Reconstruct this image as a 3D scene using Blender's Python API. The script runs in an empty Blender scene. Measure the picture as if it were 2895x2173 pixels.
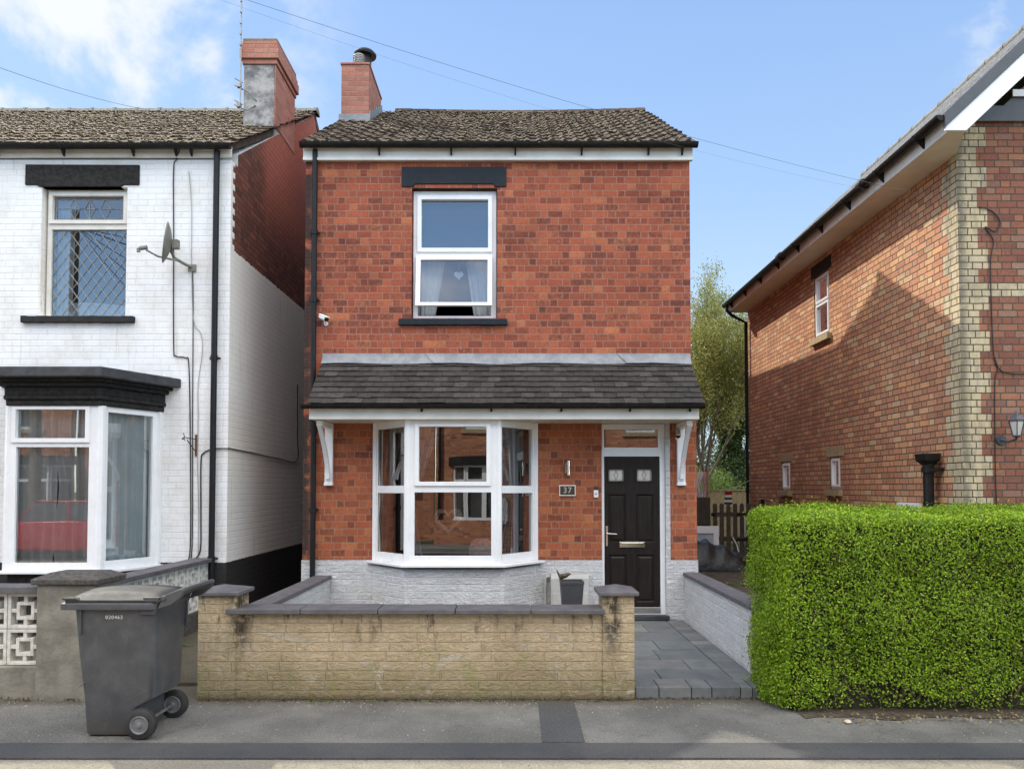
import bpy, bmesh, math, random
import numpy as np
from mathutils import Vector, Matrix
R = math.radians
random.seed(7)
scene = bpy.context.scene
COL = scene.collection

# ---------------------------------------------------------------- camera model (also used to read off metric positions)
FPX, CX, TH, PY0, EYE = 1600.0, 1112.0, R(1.9), 1002.0, 1.74
ct, st = math.cos(TH), math.sin(TH)
def AZ(py, D):                       # height of a point seen at row py on the plane Y = D
    t = (PY0 - py) / FPX
    return EYE + D * (t * ct + st) / (ct - t * st)
def AX(px, D, py=1002):              # X of a point seen at (px, py) on the plane Y = D
    z = AZ(py, D) - EYE
    return (px - CX) / FPX * (D * ct + z * st)
def SY(px, py, X):                   # (Y, Z) on a plane X = const
    dF = X * FPX / (px - CX); dU = (PY0 - py) / FPX * dF
    return dF * ct - dU * st, EYE + dF * st + dU * ct

# ---------------------------------------------------------------- mesh builder
class MB:
    def __init__(s): s.v = []; s.f = []; s.mi = []; s.M = None; s.cur = 0
    def add(s, vs, fs):
        b = len(s.v)
        for p in vs:
            p = Vector(p)
            s.v.append(tuple(s.M @ p) if s.M is not None else tuple(p))
        for f in fs: s.f.append(tuple(i + b for i in f)); s.mi.append(s.cur)
    def box(s, x0, x1, y0, y1, z0, z1):
        if x0 > x1: x0, x1 = x1, x0
        if y0 > y1: y0, y1 = y1, y0
        if z0 > z1: z0, z1 = z1, z0
        s.add([(x0,y0,z0),(x1,y0,z0),(x1,y1,z0),(x0,y1,z0),(x0,y0,z1),(x1,y0,z1),(x1,y1,z1),(x0,y1,z1)],
              [(3,2,1,0),(4,5,6,7),(0,1,5,4),(1,2,6,5),(2,3,7,6),(3,0,4,7)])
    def hexa(s, p):
        s.add(p, [(3,2,1,0),(4,5,6,7),(0,1,5,4),(1,2,6,5),(2,3,7,6),(3,0,4,7)])
    def quad(s, a, b, c, d): s.add([a,b,c,d], [(0,1,2,3)])
    def prism(s, poly, a0, a1, ax='x'):
        def P(u, w, a): return {'x': (a,u,w), 'y': (u,a,w), 'z': (u,w,a)}[ax]
        n = len(poly)
        vs = [P(u,w,a0) for u,w in poly] + [P(u,w,a1) for u,w in poly]
        fs = [tuple(range(n)), tuple(reversed(range(n, 2*n)))]
        fs += [(i, i+n, (i+1)%n+n, (i+1)%n) for i in range(n)]
        s.add(vs, fs)
    def tube(s, pts, r, n=8, cap=True):
        pts = [Vector(p) for p in pts]; k = len(pts)
        rr = r if isinstance(r, (list, tuple)) else [r]*k
        vs = []; fs = []
        up = Vector((0,0,1)); prev = None
        for i, p in enumerate(pts):
            d = (pts[min(i+1,k-1)] - pts[max(i-1,0)]).normalized()
            if prev is None:
                a = d.cross(up)
                if a.length < .1: a = d.cross(Vector((1,0,0)))
                a.normalize()
            else:
                a = prev - d * prev.dot(d)
                if a.length < 1e-4: a = d.cross(up)
                a.normalize()
            prev = a; b = d.cross(a)
            for j in range(n):
                an = 2*math.pi*j/n
                vs.append(p + (a*math.cos(an) + b*math.sin(an))*rr[i])
        for i in range(k-1):
            for j in range(n):
                fs.append((i*n+j, i*n+(j+1)%n, (i+1)*n+(j+1)%n, (i+1)*n+j))
        if cap:
            fs.append(tuple(reversed(range(n)))); fs.append(tuple(range((k-1)*n, k*n)))
        s.add(vs, fs)
    def lathe(s, prof, c, n=20, ax='z'):
        vs = []; fs = []; k = len(prof)
        for r, h in prof:
            for j in range(n):
                an = 2*math.pi*j/n; a, b = r*math.cos(an), r*math.sin(an)
                vs.append({'z': (c[0]+a, c[1]+b, c[2]+h), 'y': (c[0]+a, c[1]+h, c[2]+b), 'x': (c[0]+h, c[1]+a, c[2]+b)}[ax])
        for i in range(k-1):
            for j in range(n): fs.append((i*n+j, i*n+(j+1)%n, (i+1)*n+(j+1)%n, (i+1)*n+j))
        fs.append(tuple(reversed(range(n)))); fs.append(tuple(range((k-1)*n, k*n)))
        s.add(vs, fs)
    def grid(s, fn, nu, nv):
        vs = [fn(i/nu, j/nv) for j in range(nv+1) for i in range(nu+1)]
        w = nu+1
        s.add(vs, [(j*w+i, j*w+i+1, (j+1)*w+i+1, (j+1)*w+i) for j in range(nv) for i in range(nu)])
    def panel(s, u0, u1, z0, z1, holes, n0, n1):
        """slab in the (x, z) plane between y=n0 (front) and y=n1 with rectangular holes (x0,x1,z0,z1)"""
        us = sorted({u0, u1, *[h[0] for h in holes], *[h[1] for h in holes]})
        zs = sorted({z0, z1, *[h[2] for h in holes], *[h[3] for h in holes]})
        us = [u for u in us if u0 <= u <= u1]; zs = [z for z in zs if z0 <= z <= z1]
        def hole(u, z): return any(h[0] < u < h[1] and h[2] < z < h[3] for h in holes)
        nu, nz = len(us), len(zs)
        vs = [(u, n0, z) for z in zs for u in us] + [(u, n1, z) for z in zs for u in us]
        o = nu*nz; solid = {}
        for j in range(nz-1):
            for i in range(nu-1):
                solid[i,j] = not hole((us[i]+us[i+1])/2, (zs[j]+zs[j+1])/2)
        fs = []
        for (i,j), on in solid.items():
            if not on: continue
            a, b, c, d = j*nu+i, j*nu+i+1, (j+1)*nu+i+1, (j+1)*nu+i
            fs.append((a,b,c,d)); fs.append((d+o,c+o,b+o,a+o))
            if not solid.get((i-1,j)): fs.append((a,d,d+o,a+o))
            if not solid.get((i+1,j)): fs.append((c,b,b+o,c+o))
            if not solid.get((i,j-1)): fs.append((b,a,a+o,b+o))
            if not solid.get((i,j+1)): fs.append((d,c,c+o,d+o))
        s.add(vs, fs)
    def build(s, name, mat, parent=None, bevel=None, smooth=None, mats=None):
        me = bpy.data.meshes.new(name)
        if parent is not None: off = wloc(parent)
        else:
            xs = [p[0] for p in s.v]; ys = [p[1] for p in s.v]; zs = [p[2] for p in s.v]
            off = Vector(((min(xs)+max(xs))/2, (min(ys)+max(ys))/2, min(zs)))
        used = sorted({i for f in s.f for i in f}); mp = {o: n for n, o in enumerate(used)}
        me.from_pydata([(s.v[i][0]-off[0], s.v[i][1]-off[1], s.v[i][2]-off[2]) for i in used], [], [tuple(mp[i] for i in f) for f in s.f])
        for m in (mats or [mat]): me.materials.append(m)
        if mats: me.polygons.foreach_set('material_index', s.mi)
        me.validate(); me.update()
        if smooth is not None:
            me.polygons.foreach_set('use_smooth', [True]*len(me.polygons))
            me.set_sharp_from_angle(angle=R(smooth))
        o = bpy.data.objects.new(name, me); COL.objects.link(o)
        if parent is not None: o.parent = parent
        else: o.location = off
        if bevel:
            b = o.modifiers.new('bevel', 'BEVEL'); b.width = bevel; b.segments = 2; b.limit_method = 'ANGLE'; b.angle_limit = R(40)
            b.harden_normals = False
        return o
def wloc(o):
    v = Vector((0,0,0))
    while o is not None: v += o.location; o = o.parent
    return v
def tag(o, label=None, cat=None, group=None, kind=None):
    if label: o['label'] = label
    if cat: o['category'] = cat
    if group: o['group'] = group
    if kind: o['kind'] = kind
    return o
def thing(name, label, cat, loc=(0,0,0), group=None):
    o = bpy.data.objects.new(name, None); COL.objects.link(o); o.location = loc; o.empty_display_size = .1
    return tag(o, label, cat, group)
def copy_tree(o, parent=None):
    c = o.copy(); COL.objects.link(c); c.parent = parent
    for ch in list(o.children): copy_tree(ch, c)
    return c
def text_mb(mb, body, size, loc, depth=.002, spacing=1.0, flip=False):
    cu = bpy.data.curves.new('t', 'FONT'); cu.body = body; cu.size = size; cu.extrude = depth; cu.align_x = 'CENTER'; cu.align_y = 'CENTER'; cu.space_character = spacing
    ob = bpy.data.objects.new('t', cu); COL.objects.link(ob)
    dg = bpy.context.evaluated_depsgraph_get(); me = ob.evaluated_get(dg).to_mesh()
    vs = [(loc[0]+v.co.x, loc[1]-v.co.z, loc[2]+v.co.y) for v in me.vertices]
    fs = [tuple(p.vertices) for p in me.polygons]
    ob.evaluated_get(dg).to_mesh_clear(); bpy.data.objects.remove(ob); bpy.data.curves.remove(cu)
    mb.add(vs, fs)
def skin(name, pts, edges, radii, mat, parent=None, sub=2, label=None):
    me = bpy.data.meshes.new(name); off = wloc(parent) if parent else Vector(pts[0])
    me.from_pydata([tuple(Vector(p)-off) for p in pts], edges, []); me.materials.append(mat)
    o = bpy.data.objects.new(name, me); COL.objects.link(o)
    if parent: o.parent = parent
    else: o.location = off
    m = o.modifiers.new('skin', 'SKIN')
    sv = me.skin_vertices[0] if me.skin_vertices else None
    if sv is None:
        bm = bmesh.new(); bm.from_mesh(me); bm.verts.layers.skin.verify(); bm.to_mesh(me); bm.free(); sv = me.skin_vertices[0]
    for i, r in enumerate(radii): sv.data[i].radius = r if isinstance(r, tuple) else (r, r)
    sv.data[0].use_root = True
    m.use_smooth_shade = True
    o.modifiers.new('sub', 'SUBSURF').levels = sub; o.modifiers['sub'].render_levels = sub
    return o

# ---------------------------------------------------------------- shader helpers
class N:
    def __init__(s, name):
        s.m = bpy.data.materials.new(name); s.m.use_nodes = True
        s.t = s.m.node_tree; s.b = s.t.nodes['Principled BSDF']; s.out = s.t.nodes['Material Output']
        s._pos = None; s._nrm = None
    def new(s, ty, **kw):
        n = s.t.nodes.new(ty)
        for k, v in kw.items(): setattr(n, k, v)
        return n
    def put(s, sock, v):
        if isinstance(v, bpy.types.NodeSocket): s.t.links.new(v, sock)
        elif isinstance(v, (tuple, list)):
            sock.default_value = (*v, 1) if len(v) == 3 and len(sock.default_value) == 4 else v
        else: sock.default_value = v
    def ma(s, op, a, b=0.0, c=0.0, clamp=False):
        n = s.new('ShaderNodeMath', operation=op); n.use_clamp = clamp
        s.put(n.inputs[0], a); s.put(n.inputs[1], b); s.put(n.inputs[2], c); return n.outputs[0]
    def mix(s, f, a, b, mode='MIX'):
        n = s.new('ShaderNodeMix', data_type='RGBA', blend_type=mode)
        s.put(n.inputs[0], f); s.put(n.inputs[6], a); s.put(n.inputs[7], b); return n.outputs[2]
    def pos(s):
        if s._pos is None:
            g = s.new('ShaderNodeNewGeometry'); s._pos = g.outputs['Position']; s._nrm = g.outputs['True Normal']
            a = s.new('ShaderNodeSeparateXYZ'); s.t.links.new(s._pos, a.inputs[0]); s.x, s.y, s.z = a.outputs
            a = s.new('ShaderNodeSeparateXYZ'); s.t.links.new(s._nrm, a.inputs[0]); s.nx, s.ny, s.nz = a.outputs
        return s._pos
    def comb(s, x, y, z):
        n = s.new('ShaderNodeCombineXYZ'); s.put(n.inputs[0], x); s.put(n.inputs[1], y); s.put(n.inputs[2], z); return n.outputs[0]
    def noise(s, scale, detail=4, rough=.55, vec=None, out=0, dist=0):
        n = s.new('ShaderNodeTexNoise'); n.inputs['Scale'].default_value = scale; n.inputs['Detail'].default_value = detail
        n.inputs['Roughness'].default_value = rough; n.inputs['Distortion'].default_value = dist
        s.t.links.new(vec if vec is not None else s.pos(), n.inputs['Vector']); return n.outputs[out]
    def vor(s, scale, vec=None, feature='F1', out=0):
        n = s.new('ShaderNodeTexVoronoi', feature=feature); n.inputs['Scale'].default_value = scale
        s.t.links.new(vec if vec is not None else s.pos(), n.inputs['Vector']); return n.outputs[out]
    def vscale(s, v, sc):
        n = s.new('ShaderNodeVectorMath', operation='MULTIPLY'); s.put(n.inputs[0], v); n.inputs[1].default_value = sc; return n.outputs[0]
    def white(s, a, b, c=0.0):
        n = s.new('ShaderNodeTexWhiteNoise', noise_dimensions='3D'); s.t.links.new(s.comb(a, b, c), n.inputs['Vector']); return n.outputs['Value']
    def ramp(s, f, stops, interp='LINEAR'):
        n = s.new('ShaderNodeValToRGB'); e = n.color_ramp.elements; n.color_ramp.interpolation = interp
        while len(e) < len(stops): e.new(.5)
        for i, (p, c) in enumerate(stops): e[i].position = p; e[i].color = (*c, 1) if len(c) == 3 else c
        s.put(n.inputs[0], f); return n.outputs[0]
    def sm(s, v, a, b):                      # smoothstep
        n = s.new('ShaderNodeMapRange', interpolation_type='SMOOTHSTEP'); s.put(n.inputs[0], v); n.inputs[1].default_value = a; n.inputs[2].default_value = b; return n.outputs[0]
    def bump(s, h, strength=.5, dist=.01, nrm=None):
        n = s.new('ShaderNodeBump'); n.inputs['Strength'].default_value = strength; n.inputs['Distance'].default_value = dist
        s.put(n.inputs['Height'], h)
        if nrm is not None: s.t.links.new(nrm, n.inputs['Normal'])
        return n.outputs[0]
    def done(s, col, rough=.6, nrm=None, metal=0, spec=.5, **kw):
        s.put(s.b.inputs['Base Color'], col); s.put(s.b.inputs['Roughness'], rough); s.put(s.b.inputs['Metallic'], metal)
        s.put(s.b.inputs['Specular IOR Level'], spec)
        for k, v in kw.items(): s.put(s.b.inputs[k], v)
        if nrm is not None: s.t.links.new(nrm, s.b.inputs['Normal'])
        return s.m
    def bricks(s, bw, bh, mort, bond='flemish', seed=0, z0=0.0, wob=.003):
        s.pos()
        side = s.ma('GREATER_THAN', s.ma('ABSOLUTE', s.nx), .8)
        u = s.ma('ADD', s.ma('MULTIPLY', s.x, s.ma('SUBTRACT', 1, side)), s.ma('MULTIPLY', s.y, side))
        w = s.noise(9, 2); w2 = s.noise(7, 2, vec=s.vscale(s._pos, (1.3, 1.1, .9)))
        u = s.ma('ADD', u, s.ma('MULTIPLY', s.ma('SUBTRACT', w, .5), wob*4)); v = s.ma('ADD', s.ma('SUBTRACT', s.z, z0), s.ma('MULTIPLY', s.ma('SUBTRACT', w2, .5), wob*2.5))
        rv = s.ma('DIVIDE', v, bh); row = s.ma('FLOOR', rv); fv = s.ma('FRACT', rv)
        rj = s.ma('MULTIPLY', s.white(row, seed+.5, 2.0), .12)
        odd = s.ma('FLOORED_MODULO', row, 2)
        if bond == 'flemish':
            uu = s.ma('ADD', s.ma('DIVIDE', u, 1.5*bw), s.ma('ADD', s.ma('MULTIPLY', odd, .5), rj))
            cell = s.ma('FLOOR', uu); f = s.ma('MULTIPLY', s.ma('FRACT', uu), 1.5)
            idc = s.ma('ADD', s.ma('MULTIPLY', cell, 2), s.ma('GREATER_THAN', f, 1.0))
            d = s.ma('MINIMUM', s.ma('MINIMUM', f, s.ma('ABSOLUTE', s.ma('SUBTRACT', f, 1.0))), s.ma('SUBTRACT', 1.5, f))
        elif bond == 'garden':                # three stretcher courses, one header course
            hd = s.ma('LESS_THAN', s.ma('FLOORED_MODULO', row, 4), .5)
            per = s.ma('SUBTRACT', bw, s.ma('MULTIPLY', hd, bw*.5))
            uu = s.ma('ADD', s.ma('DIVIDE', u, per), s.ma('ADD', s.ma('MULTIPLY', odd, .5), rj))
            idc = s.ma('FLOOR', uu); f = s.ma('FRACT', uu)
            d = s.ma('MULTIPLY', s.ma('MINIMUM', f, s.ma('SUBTRACT', 1.0, f)), s.ma('SUBTRACT', 1.0, s.ma('MULTIPLY', hd, .5)))
        else:                                 # stretcher, random offsets and lengths per course
            lj = s.ma('ADD', 1.0, s.ma('MULTIPLY', s.white(row, seed+3.5, 7.0), .5))
            uu = s.ma('ADD', s.ma('DIVIDE', s.ma('DIVIDE', u, bw), lj), s.ma('ADD', s.ma('MULTIPLY', odd, .5), s.ma('MULTIPLY', rj, 4)))
            idc = s.ma('FLOOR', uu); f = s.ma('FRACT', uu)
            d = s.ma('MINIMUM', f, s.ma('SUBTRACT', 1.0, f))
        du = s.ma('MULTIPLY', d, bw); dv = s.ma('MULTIPLY', s.ma('MINIMUM', fv, s.ma('SUBTRACT', 1.0, fv)), bh)
        dd = s.ma('MINIMUM', du, dv)
        dd = s.ma('ADD', dd, s.ma('MULTIPLY', s.ma('SUBTRACT', s.noise(60, 2), .5), mort*.5))
        s.dd = dd; face = s.sm(dd, mort*.35, mort*.75)   # 1 on the brick, 0 in the joint
        s.rnd = s.white(idc, row, seed); s.rnd2 = s.white(idc, row, seed+11.3); s.row = row; s.side = side
        return face
M = {}
def flat(name, col, rough=.5, col2=None, scale=6, bump=0, bscale=40, metal=0, spec=.5, bdist=.005, **kw):
    n = N(name)
    c = n.mix(n.sm(n.noise(scale, 6, .65), .3, .7), col, col2) if col2 else n.mix(n.sm(n.noise(scale, 5), .3, .7), col, tuple(c*.86 for c in col))
    nr = n.bump(n.noise(bscale, 5, .65), bump, bdist) if bump else None
    ro = n.ma('ADD', rough, n.ma('MULTIPLY', n.ma('SUBTRACT', n.noise(scale*2.3, 4), .5), .2), clamp=True)
    M[name] = n.done(c, ro, nr, metal, spec, **kw); return M[name]
# ================================================================ materials
def mk_brick(name, pal, mortar, bw, bh, mort, bond, seed, soot=.0, ext=None, bump=.7, white=.0):
    n = N(name); face = n.bricks(bw, bh, mort, bond, seed)
    c = n.ramp(n.rnd, pal)
    big = n.noise(.9, 4, .6)
    # burnt / dark bricks
    dark = n.ma('MULTIPLY', n.sm(n.rnd2, .72, .95), n.sm(n.noise(34, 5, .75, vec=n.vscale(n.pos(), (1,1,.6))), .36, .66))
    dark = n.ma('MULTIPLY', dark, n.ma('ADD', .45, n.ma('MULTIPLY', n.sm(n.dd, .006, .020), .55)))
    c = n.mix(n.ma('MULTIPLY', dark, soot), c, (.050, .028, .026))
    c = n.mix(n.sm(n.noise(45, 5, .7), .35, .75), c, n.mix(1, c, (.72,.66,.66), 'MULTIPLY'))
    c = n.mix(n.ma('MULTIPLY', n.sm(big, .42, .68), .35), c, n.mix(1, c, (.62,.55,.55), 'MULTIPLY'))
    mc = n.mix(n.noise(14, 4), mortar, tuple(x*.55 for x in mortar))
    c = n.mix(face, mc, c)
    if white:
        w = n.ma('MULTIPLY', n.sm(n.noise(5.5, 7, .72, dist=.6), .66, .72), white); c = n.mix(w, c, (.5,.42,.38))
    h = n.ma('ADD', face, n.ma('ADD', n.ma('MULTIPLY', n.noise(70, 4, .7), .35), n.ma('MULTIPLY', n.rnd, .25)))
    if ext: c, h = ext(n, c, h, face)
    M[name] = n.done(c, .85, n.bump(h, bump, .007), spec=.25)
    return M[name]

RED = [(0,(.25,.068,.044)),(.12,(.33,.09,.050)),(.35,(.40,.108,.058)),(.6,(.45,.130,.065)),(.8,(.38,.10,.053)),(.93,(.52,.18,.082)),(1,(.30,.082,.050))]
def ext_red(n, c, h, face):
    mid = n.ma('MULTIPLY', n.sm(n.z, 3.4, 3.9), n.ma('SUBTRACT', 1, n.sm(n.z, 5.2, 5.6)))    # the darker burnt courses round the bedroom window
    k = n.ma('MULTIPLY', n.ma('MULTIPLY', n.ma('ADD', .25, n.ma('MULTIPLY', mid, .75)), n.sm(n.white(n.rnd2, n.rnd, 5.0), .45, .75)), n.ma('MULTIPLY', n.sm(n.noise(30, 4, .7), .32, .60), n.ma('ADD', .35, n.ma('MULTIPLY', n.sm(n.dd, .006, .022), .65))))
    c = n.mix(n.ma('MULTIPLY', k, .68), c, (.085, .042, .036))
    c = n.mix(n.ma('MULTIPLY', n.sm(n.noise(55, 6, .8), .50, .72), .45), c, (.10,.045,.036))
    c = n.mix(n.ma('MULTIPLY', n.sm(n.noise(1.3, 6, .65, vec=n.vscale(n.pos(), (1.2,1,1.6))), .48, .70), .35), c, n.mix(1, c, (.55,.55,.6), 'MULTIPLY'))
    st_ = n.ma('MULTIPLY', n.sm(n.noise(5, 5, .7, vec=n.vscale(n.pos(), (1,1,.12))), .55, .72), n.ma('SUBTRACT', 1, n.sm(n.ma('ABSOLUTE', n.ma('SUBTRACT', n.z, 3.55)), .05, .55)))
    c = n.mix(n.ma('MULTIPLY', st_, .4), c, n.mix(1, c, (.45,.45,.45), 'MULTIPLY'))
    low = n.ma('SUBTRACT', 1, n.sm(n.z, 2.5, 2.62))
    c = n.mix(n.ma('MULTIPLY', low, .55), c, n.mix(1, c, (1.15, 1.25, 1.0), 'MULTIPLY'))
    edge = n.ma('SUBTRACT', 1, n.sm(n.x, -2.66, -2.52))
    c = n.mix(n.ma('MULTIPLY', edge, n.sm(n.noise(3.2, 5), .36, .5)), c, (.05,.035,.03))
    return c, h
mk_brick('brick_red', RED, (.43,.25,.185), .192, .0885, .009, 'flemish', 1, soot=.75, ext=ext_red, white=.6)

def ext_left(n, c, h, face):
    saw = n.ma('MULTIPLY', n.ma('FLOORED_MODULO', n.row, 2), .07)
    edge = n.ma('ADD', n.ma('ADD', 9.47, saw), n.ma('MULTIPLY', n.ma('SUBTRACT', n.noise(25, 2), .5), .02))
    up = n.ma('GREATER_THAN', n.z, n.ma('ADD', 4.80, n.ma('MULTIPLY', n.noise(12, 2), .06)))
    bare = n.ma('MULTIPLY', n.ma('MULTIPLY', n.side, up), n.ma('GREATER_THAN', n.y, edge))
    bare = n.ma('MULTIPLY', bare, n.ma('GREATER_THAN', n.x, -3.9))
    bare = n.ma('MAXIMUM', bare, n.ma('MULTIPLY', n.side, n.sm(n.noise(4.5, 3, vec=n.vscale(n.pos(), (1,1.5,1))), .80, .81)))
    # red washed zone climbing up to the stack
    wash = n.sm(n.ma('ADD', n.ma('SUBTRACT', n.y, 10.55), n.ma('MULTIPLY', n.noise(1.7, 4), .5)), .1, .6)
    wash = n.ma('MULTIPLY', wash, n.sm(n.z, 5.2, 6.3))
    c = n.mix(n.ma('MULTIPLY', wash, .8), c, n.mix(n.noise(20, 4), (.50,.16,.10), (.36,.10,.065)))
    c = n.mix(n.ma('MULTIPLY', n.ma('SUBTRACT', 1, face), .6), c, (.09,.05,.04))
    paint = n.mix(n.sm(n.noise(2.2, 6, .65), .4, .75), (.82,.83,.83), (.70,.69,.65))
    grime = n.ma('MULTIPLY', n.sm(n.noise(30, 6, .75, vec=n.vscale(n.pos(), (1,1,.35))), .55, .8), .45)
    paint = n.mix(grime, paint, (.42,.40,.34))
    paint = n.mix(n.ma('MULTIPLY', n.ma('SUBTRACT', 1, face), n.ma('MULTIPLY', n.sm(n.noise(2.7, 5), .35, .65), .26)), paint, (.46,.45,.42))
    low = n.ma('SUBTRACT', 1, n.sm(n.z, .9, 2.4)); paint = n.mix(n.ma('MULTIPLY', n.ma('MULTIPLY', low, n.sm(n.noise(6, 5), .45, .7)), .3), paint, (.45,.44,.33))
    paint = n.mix(n.ma('MULTIPLY', n.side, .75), paint, (.95,.88,.79))  # light painted in: passage side made lighter and warmer than the front
    drip = n.ma('MULTIPLY', n.sm(n.noise(4.5, 6, .72, vec=n.vscale(n.pos(), (2.2,2.2,.16))), .57, .72), .55)
    paint = n.mix(drip, paint, (.50,.45,.34))
    c = n.mix(n.ma('SUBTRACT', 1, bare), c, paint)
    blk = n.ma('LESS_THAN', n.z, n.ma('ADD', .80, n.ma('MULTIPLY', n.noise(18, 2), .02)))
    c = n.mix(blk, c, n.mix(n.noise(30, 4), (.022,.020,.021), (.045,.04,.038)))
    return c, h
BROWN = [(0,(.15,.065,.045)),(.3,(.22,.085,.055)),(.6,(.28,.10,.065)),(.85,(.19,.075,.055)),(1,(.36,.13,.075))]
mk_brick('brick_left', BROWN, (.06,.04,.035), .225, .079, .010, 'garden', 4, soot=.7, ext=ext_left, bump=.55)
mk_brick('brick_stack', [(0,(.36,.15,.11)),(.5,(.48,.22,.16)),(1,(.42,.17,.12))], (.38,.24,.19), .225, .078, .011, 'garden', 5, soot=.3, white=.5)

def ext_right(n, c, h, face):
    cream = n.mix(n.noise(20, 5, .7), (.60,.50,.33), (.47,.39,.27))
    cream = n.mix(n.ma('MULTIPLY', n.rnd, .5), cream, (.56,.45,.24))
    st = n.ma('LESS_THAN', n.ma('FLOORED_MODULO', n.row, 6), 2.5)     # toothing every three courses
    wf = n.ma('ADD', 5.26, n.ma('MULTIPLY', st, .115)); ws = n.ma('ADD', 8.52, n.ma('MULTIPLY', st, .115))
    fm = n.ma('MULTIPLY', n.ma('LESS_THAN', n.x, wf), n.ma('SUBTRACT', 1, n.side))
    sm_ = n.ma('MULTIPLY', n.ma('LESS_THAN', n.y, ws), n.side)
    q = n.ma('MAXIMUM', fm, sm_)
    band = n.ma('MULTIPLY', n.ma('LESS_THAN', n.ma('ABSOLUTE', n.ma('SUBTRACT', n.row, 50.5)), .9), n.ma('SUBTRACT', 1, n.side))
    q = n.ma('MAXIMUM', q, band)
    gr = n.ma('MULTIPLY', n.sm(n.noise(2.6, 6, .7, vec=n.vscale(n.pos(), (3,3,1))), .42, .62), .75)
    cream = n.mix(n.ma('MULTIPLY', gr, .8), cream, (.24,.21,.155))
    ar = n.ma('MULTIPLY', n.ma('MULTIPLY', n.ma('SUBTRACT', 1, n.sm(n.ma('SUBTRACT', n.x, 5.04), .02, .13)), n.ma('SUBTRACT', 1, n.side)), n.sm(n.noise(9, 5, .7), .30, .5))
    cream = n.mix(n.ma('MULTIPLY', ar, .8), cream, (.12,.115,.085))
    side_sunlight = n.mix(n.noise(3, 3), (2.15,2.65,2.25), (1.8,2.1,1.9))  # sunlight put into the colour: sun-facing side wall brightened over the front
    c = n.mix(n.side, c, n.mix(1, c, side_sunlight, 'MULTIPLY'))
    face_c = n.mix(q, c, cream)
    mo = n.mix(n.noise(30, 3), (.06,.05,.04), (.12,.095,.07))
    return n.mix(face, mo, face_c), h
RH = [(0,(.29,.13,.085)),(.15,(.25,.10,.068)),(.3,(.33,.145,.09)),(.5,(.26,.10,.068)),(.66,(.35,.17,.10)),(.8,(.22,.09,.065)),(.92,(.33,.20,.135)),(1,(.38,.15,.08))]
mk_brick('brick_right', RH, (.09,.07,.055), .222, .0783, .011, 'flemish', 8, soot=.35, ext=ext_right)
mk_brick('brick_opposite', [(p, tuple(min(.7, v*k) for v, k in zip(c, (1.35,1.9,1.9)))) for p, c in RED], (.46,.36,.27), .225, .075, .012, 'flemish', 17, soot=.5)

def mk_rock(name, base, base2, joint, bw, bh, ext=None, bscale=24, bd=.03, jf=1.0, st=1.0, jw=.012):
    n = N(name); face = n.bricks(bw, bh, jw, 'stretch', 3, wob=.004)
    rock = n.ma('ADD', n.ma('MULTIPLY', n.noise(bscale, 7, .72, vec=n.vscale(n.pos(), (1,1,1.5)), dist=.5), 1.5), n.ma('MULTIPLY', n.rnd, .25))
    c = n.mix(n.sm(n.noise(7, 6, .7), .35, .7), base, base2)
    c = n.mix(n.ma('MULTIPLY', n.sm(n.rnd, .3, 1), .3), c, n.mix(1, c, (.8,.76,.7), 'MULTIPLY'))
    c = n.mix(n.ma('MULTIPLY', n.ma('SUBTRACT', 1, face), jf), c, joint)
    h = n.ma('ADD', n.ma('MULTIPLY', face, .55), n.ma('MULTIPLY', n.ma('MULTIPLY', rock, face), .6))
    if ext: c = ext(n, c, rock)
    M[name] = n.done(c, .9, n.bump(h, st, bd), spec=.2)
mk_rock('rockface_white', (.90,.91,.92), (.80,.81,.82), (.64,.65,.66), .30, .085, bscale=19, bd=.08, jf=.35, jw=.008)
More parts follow.
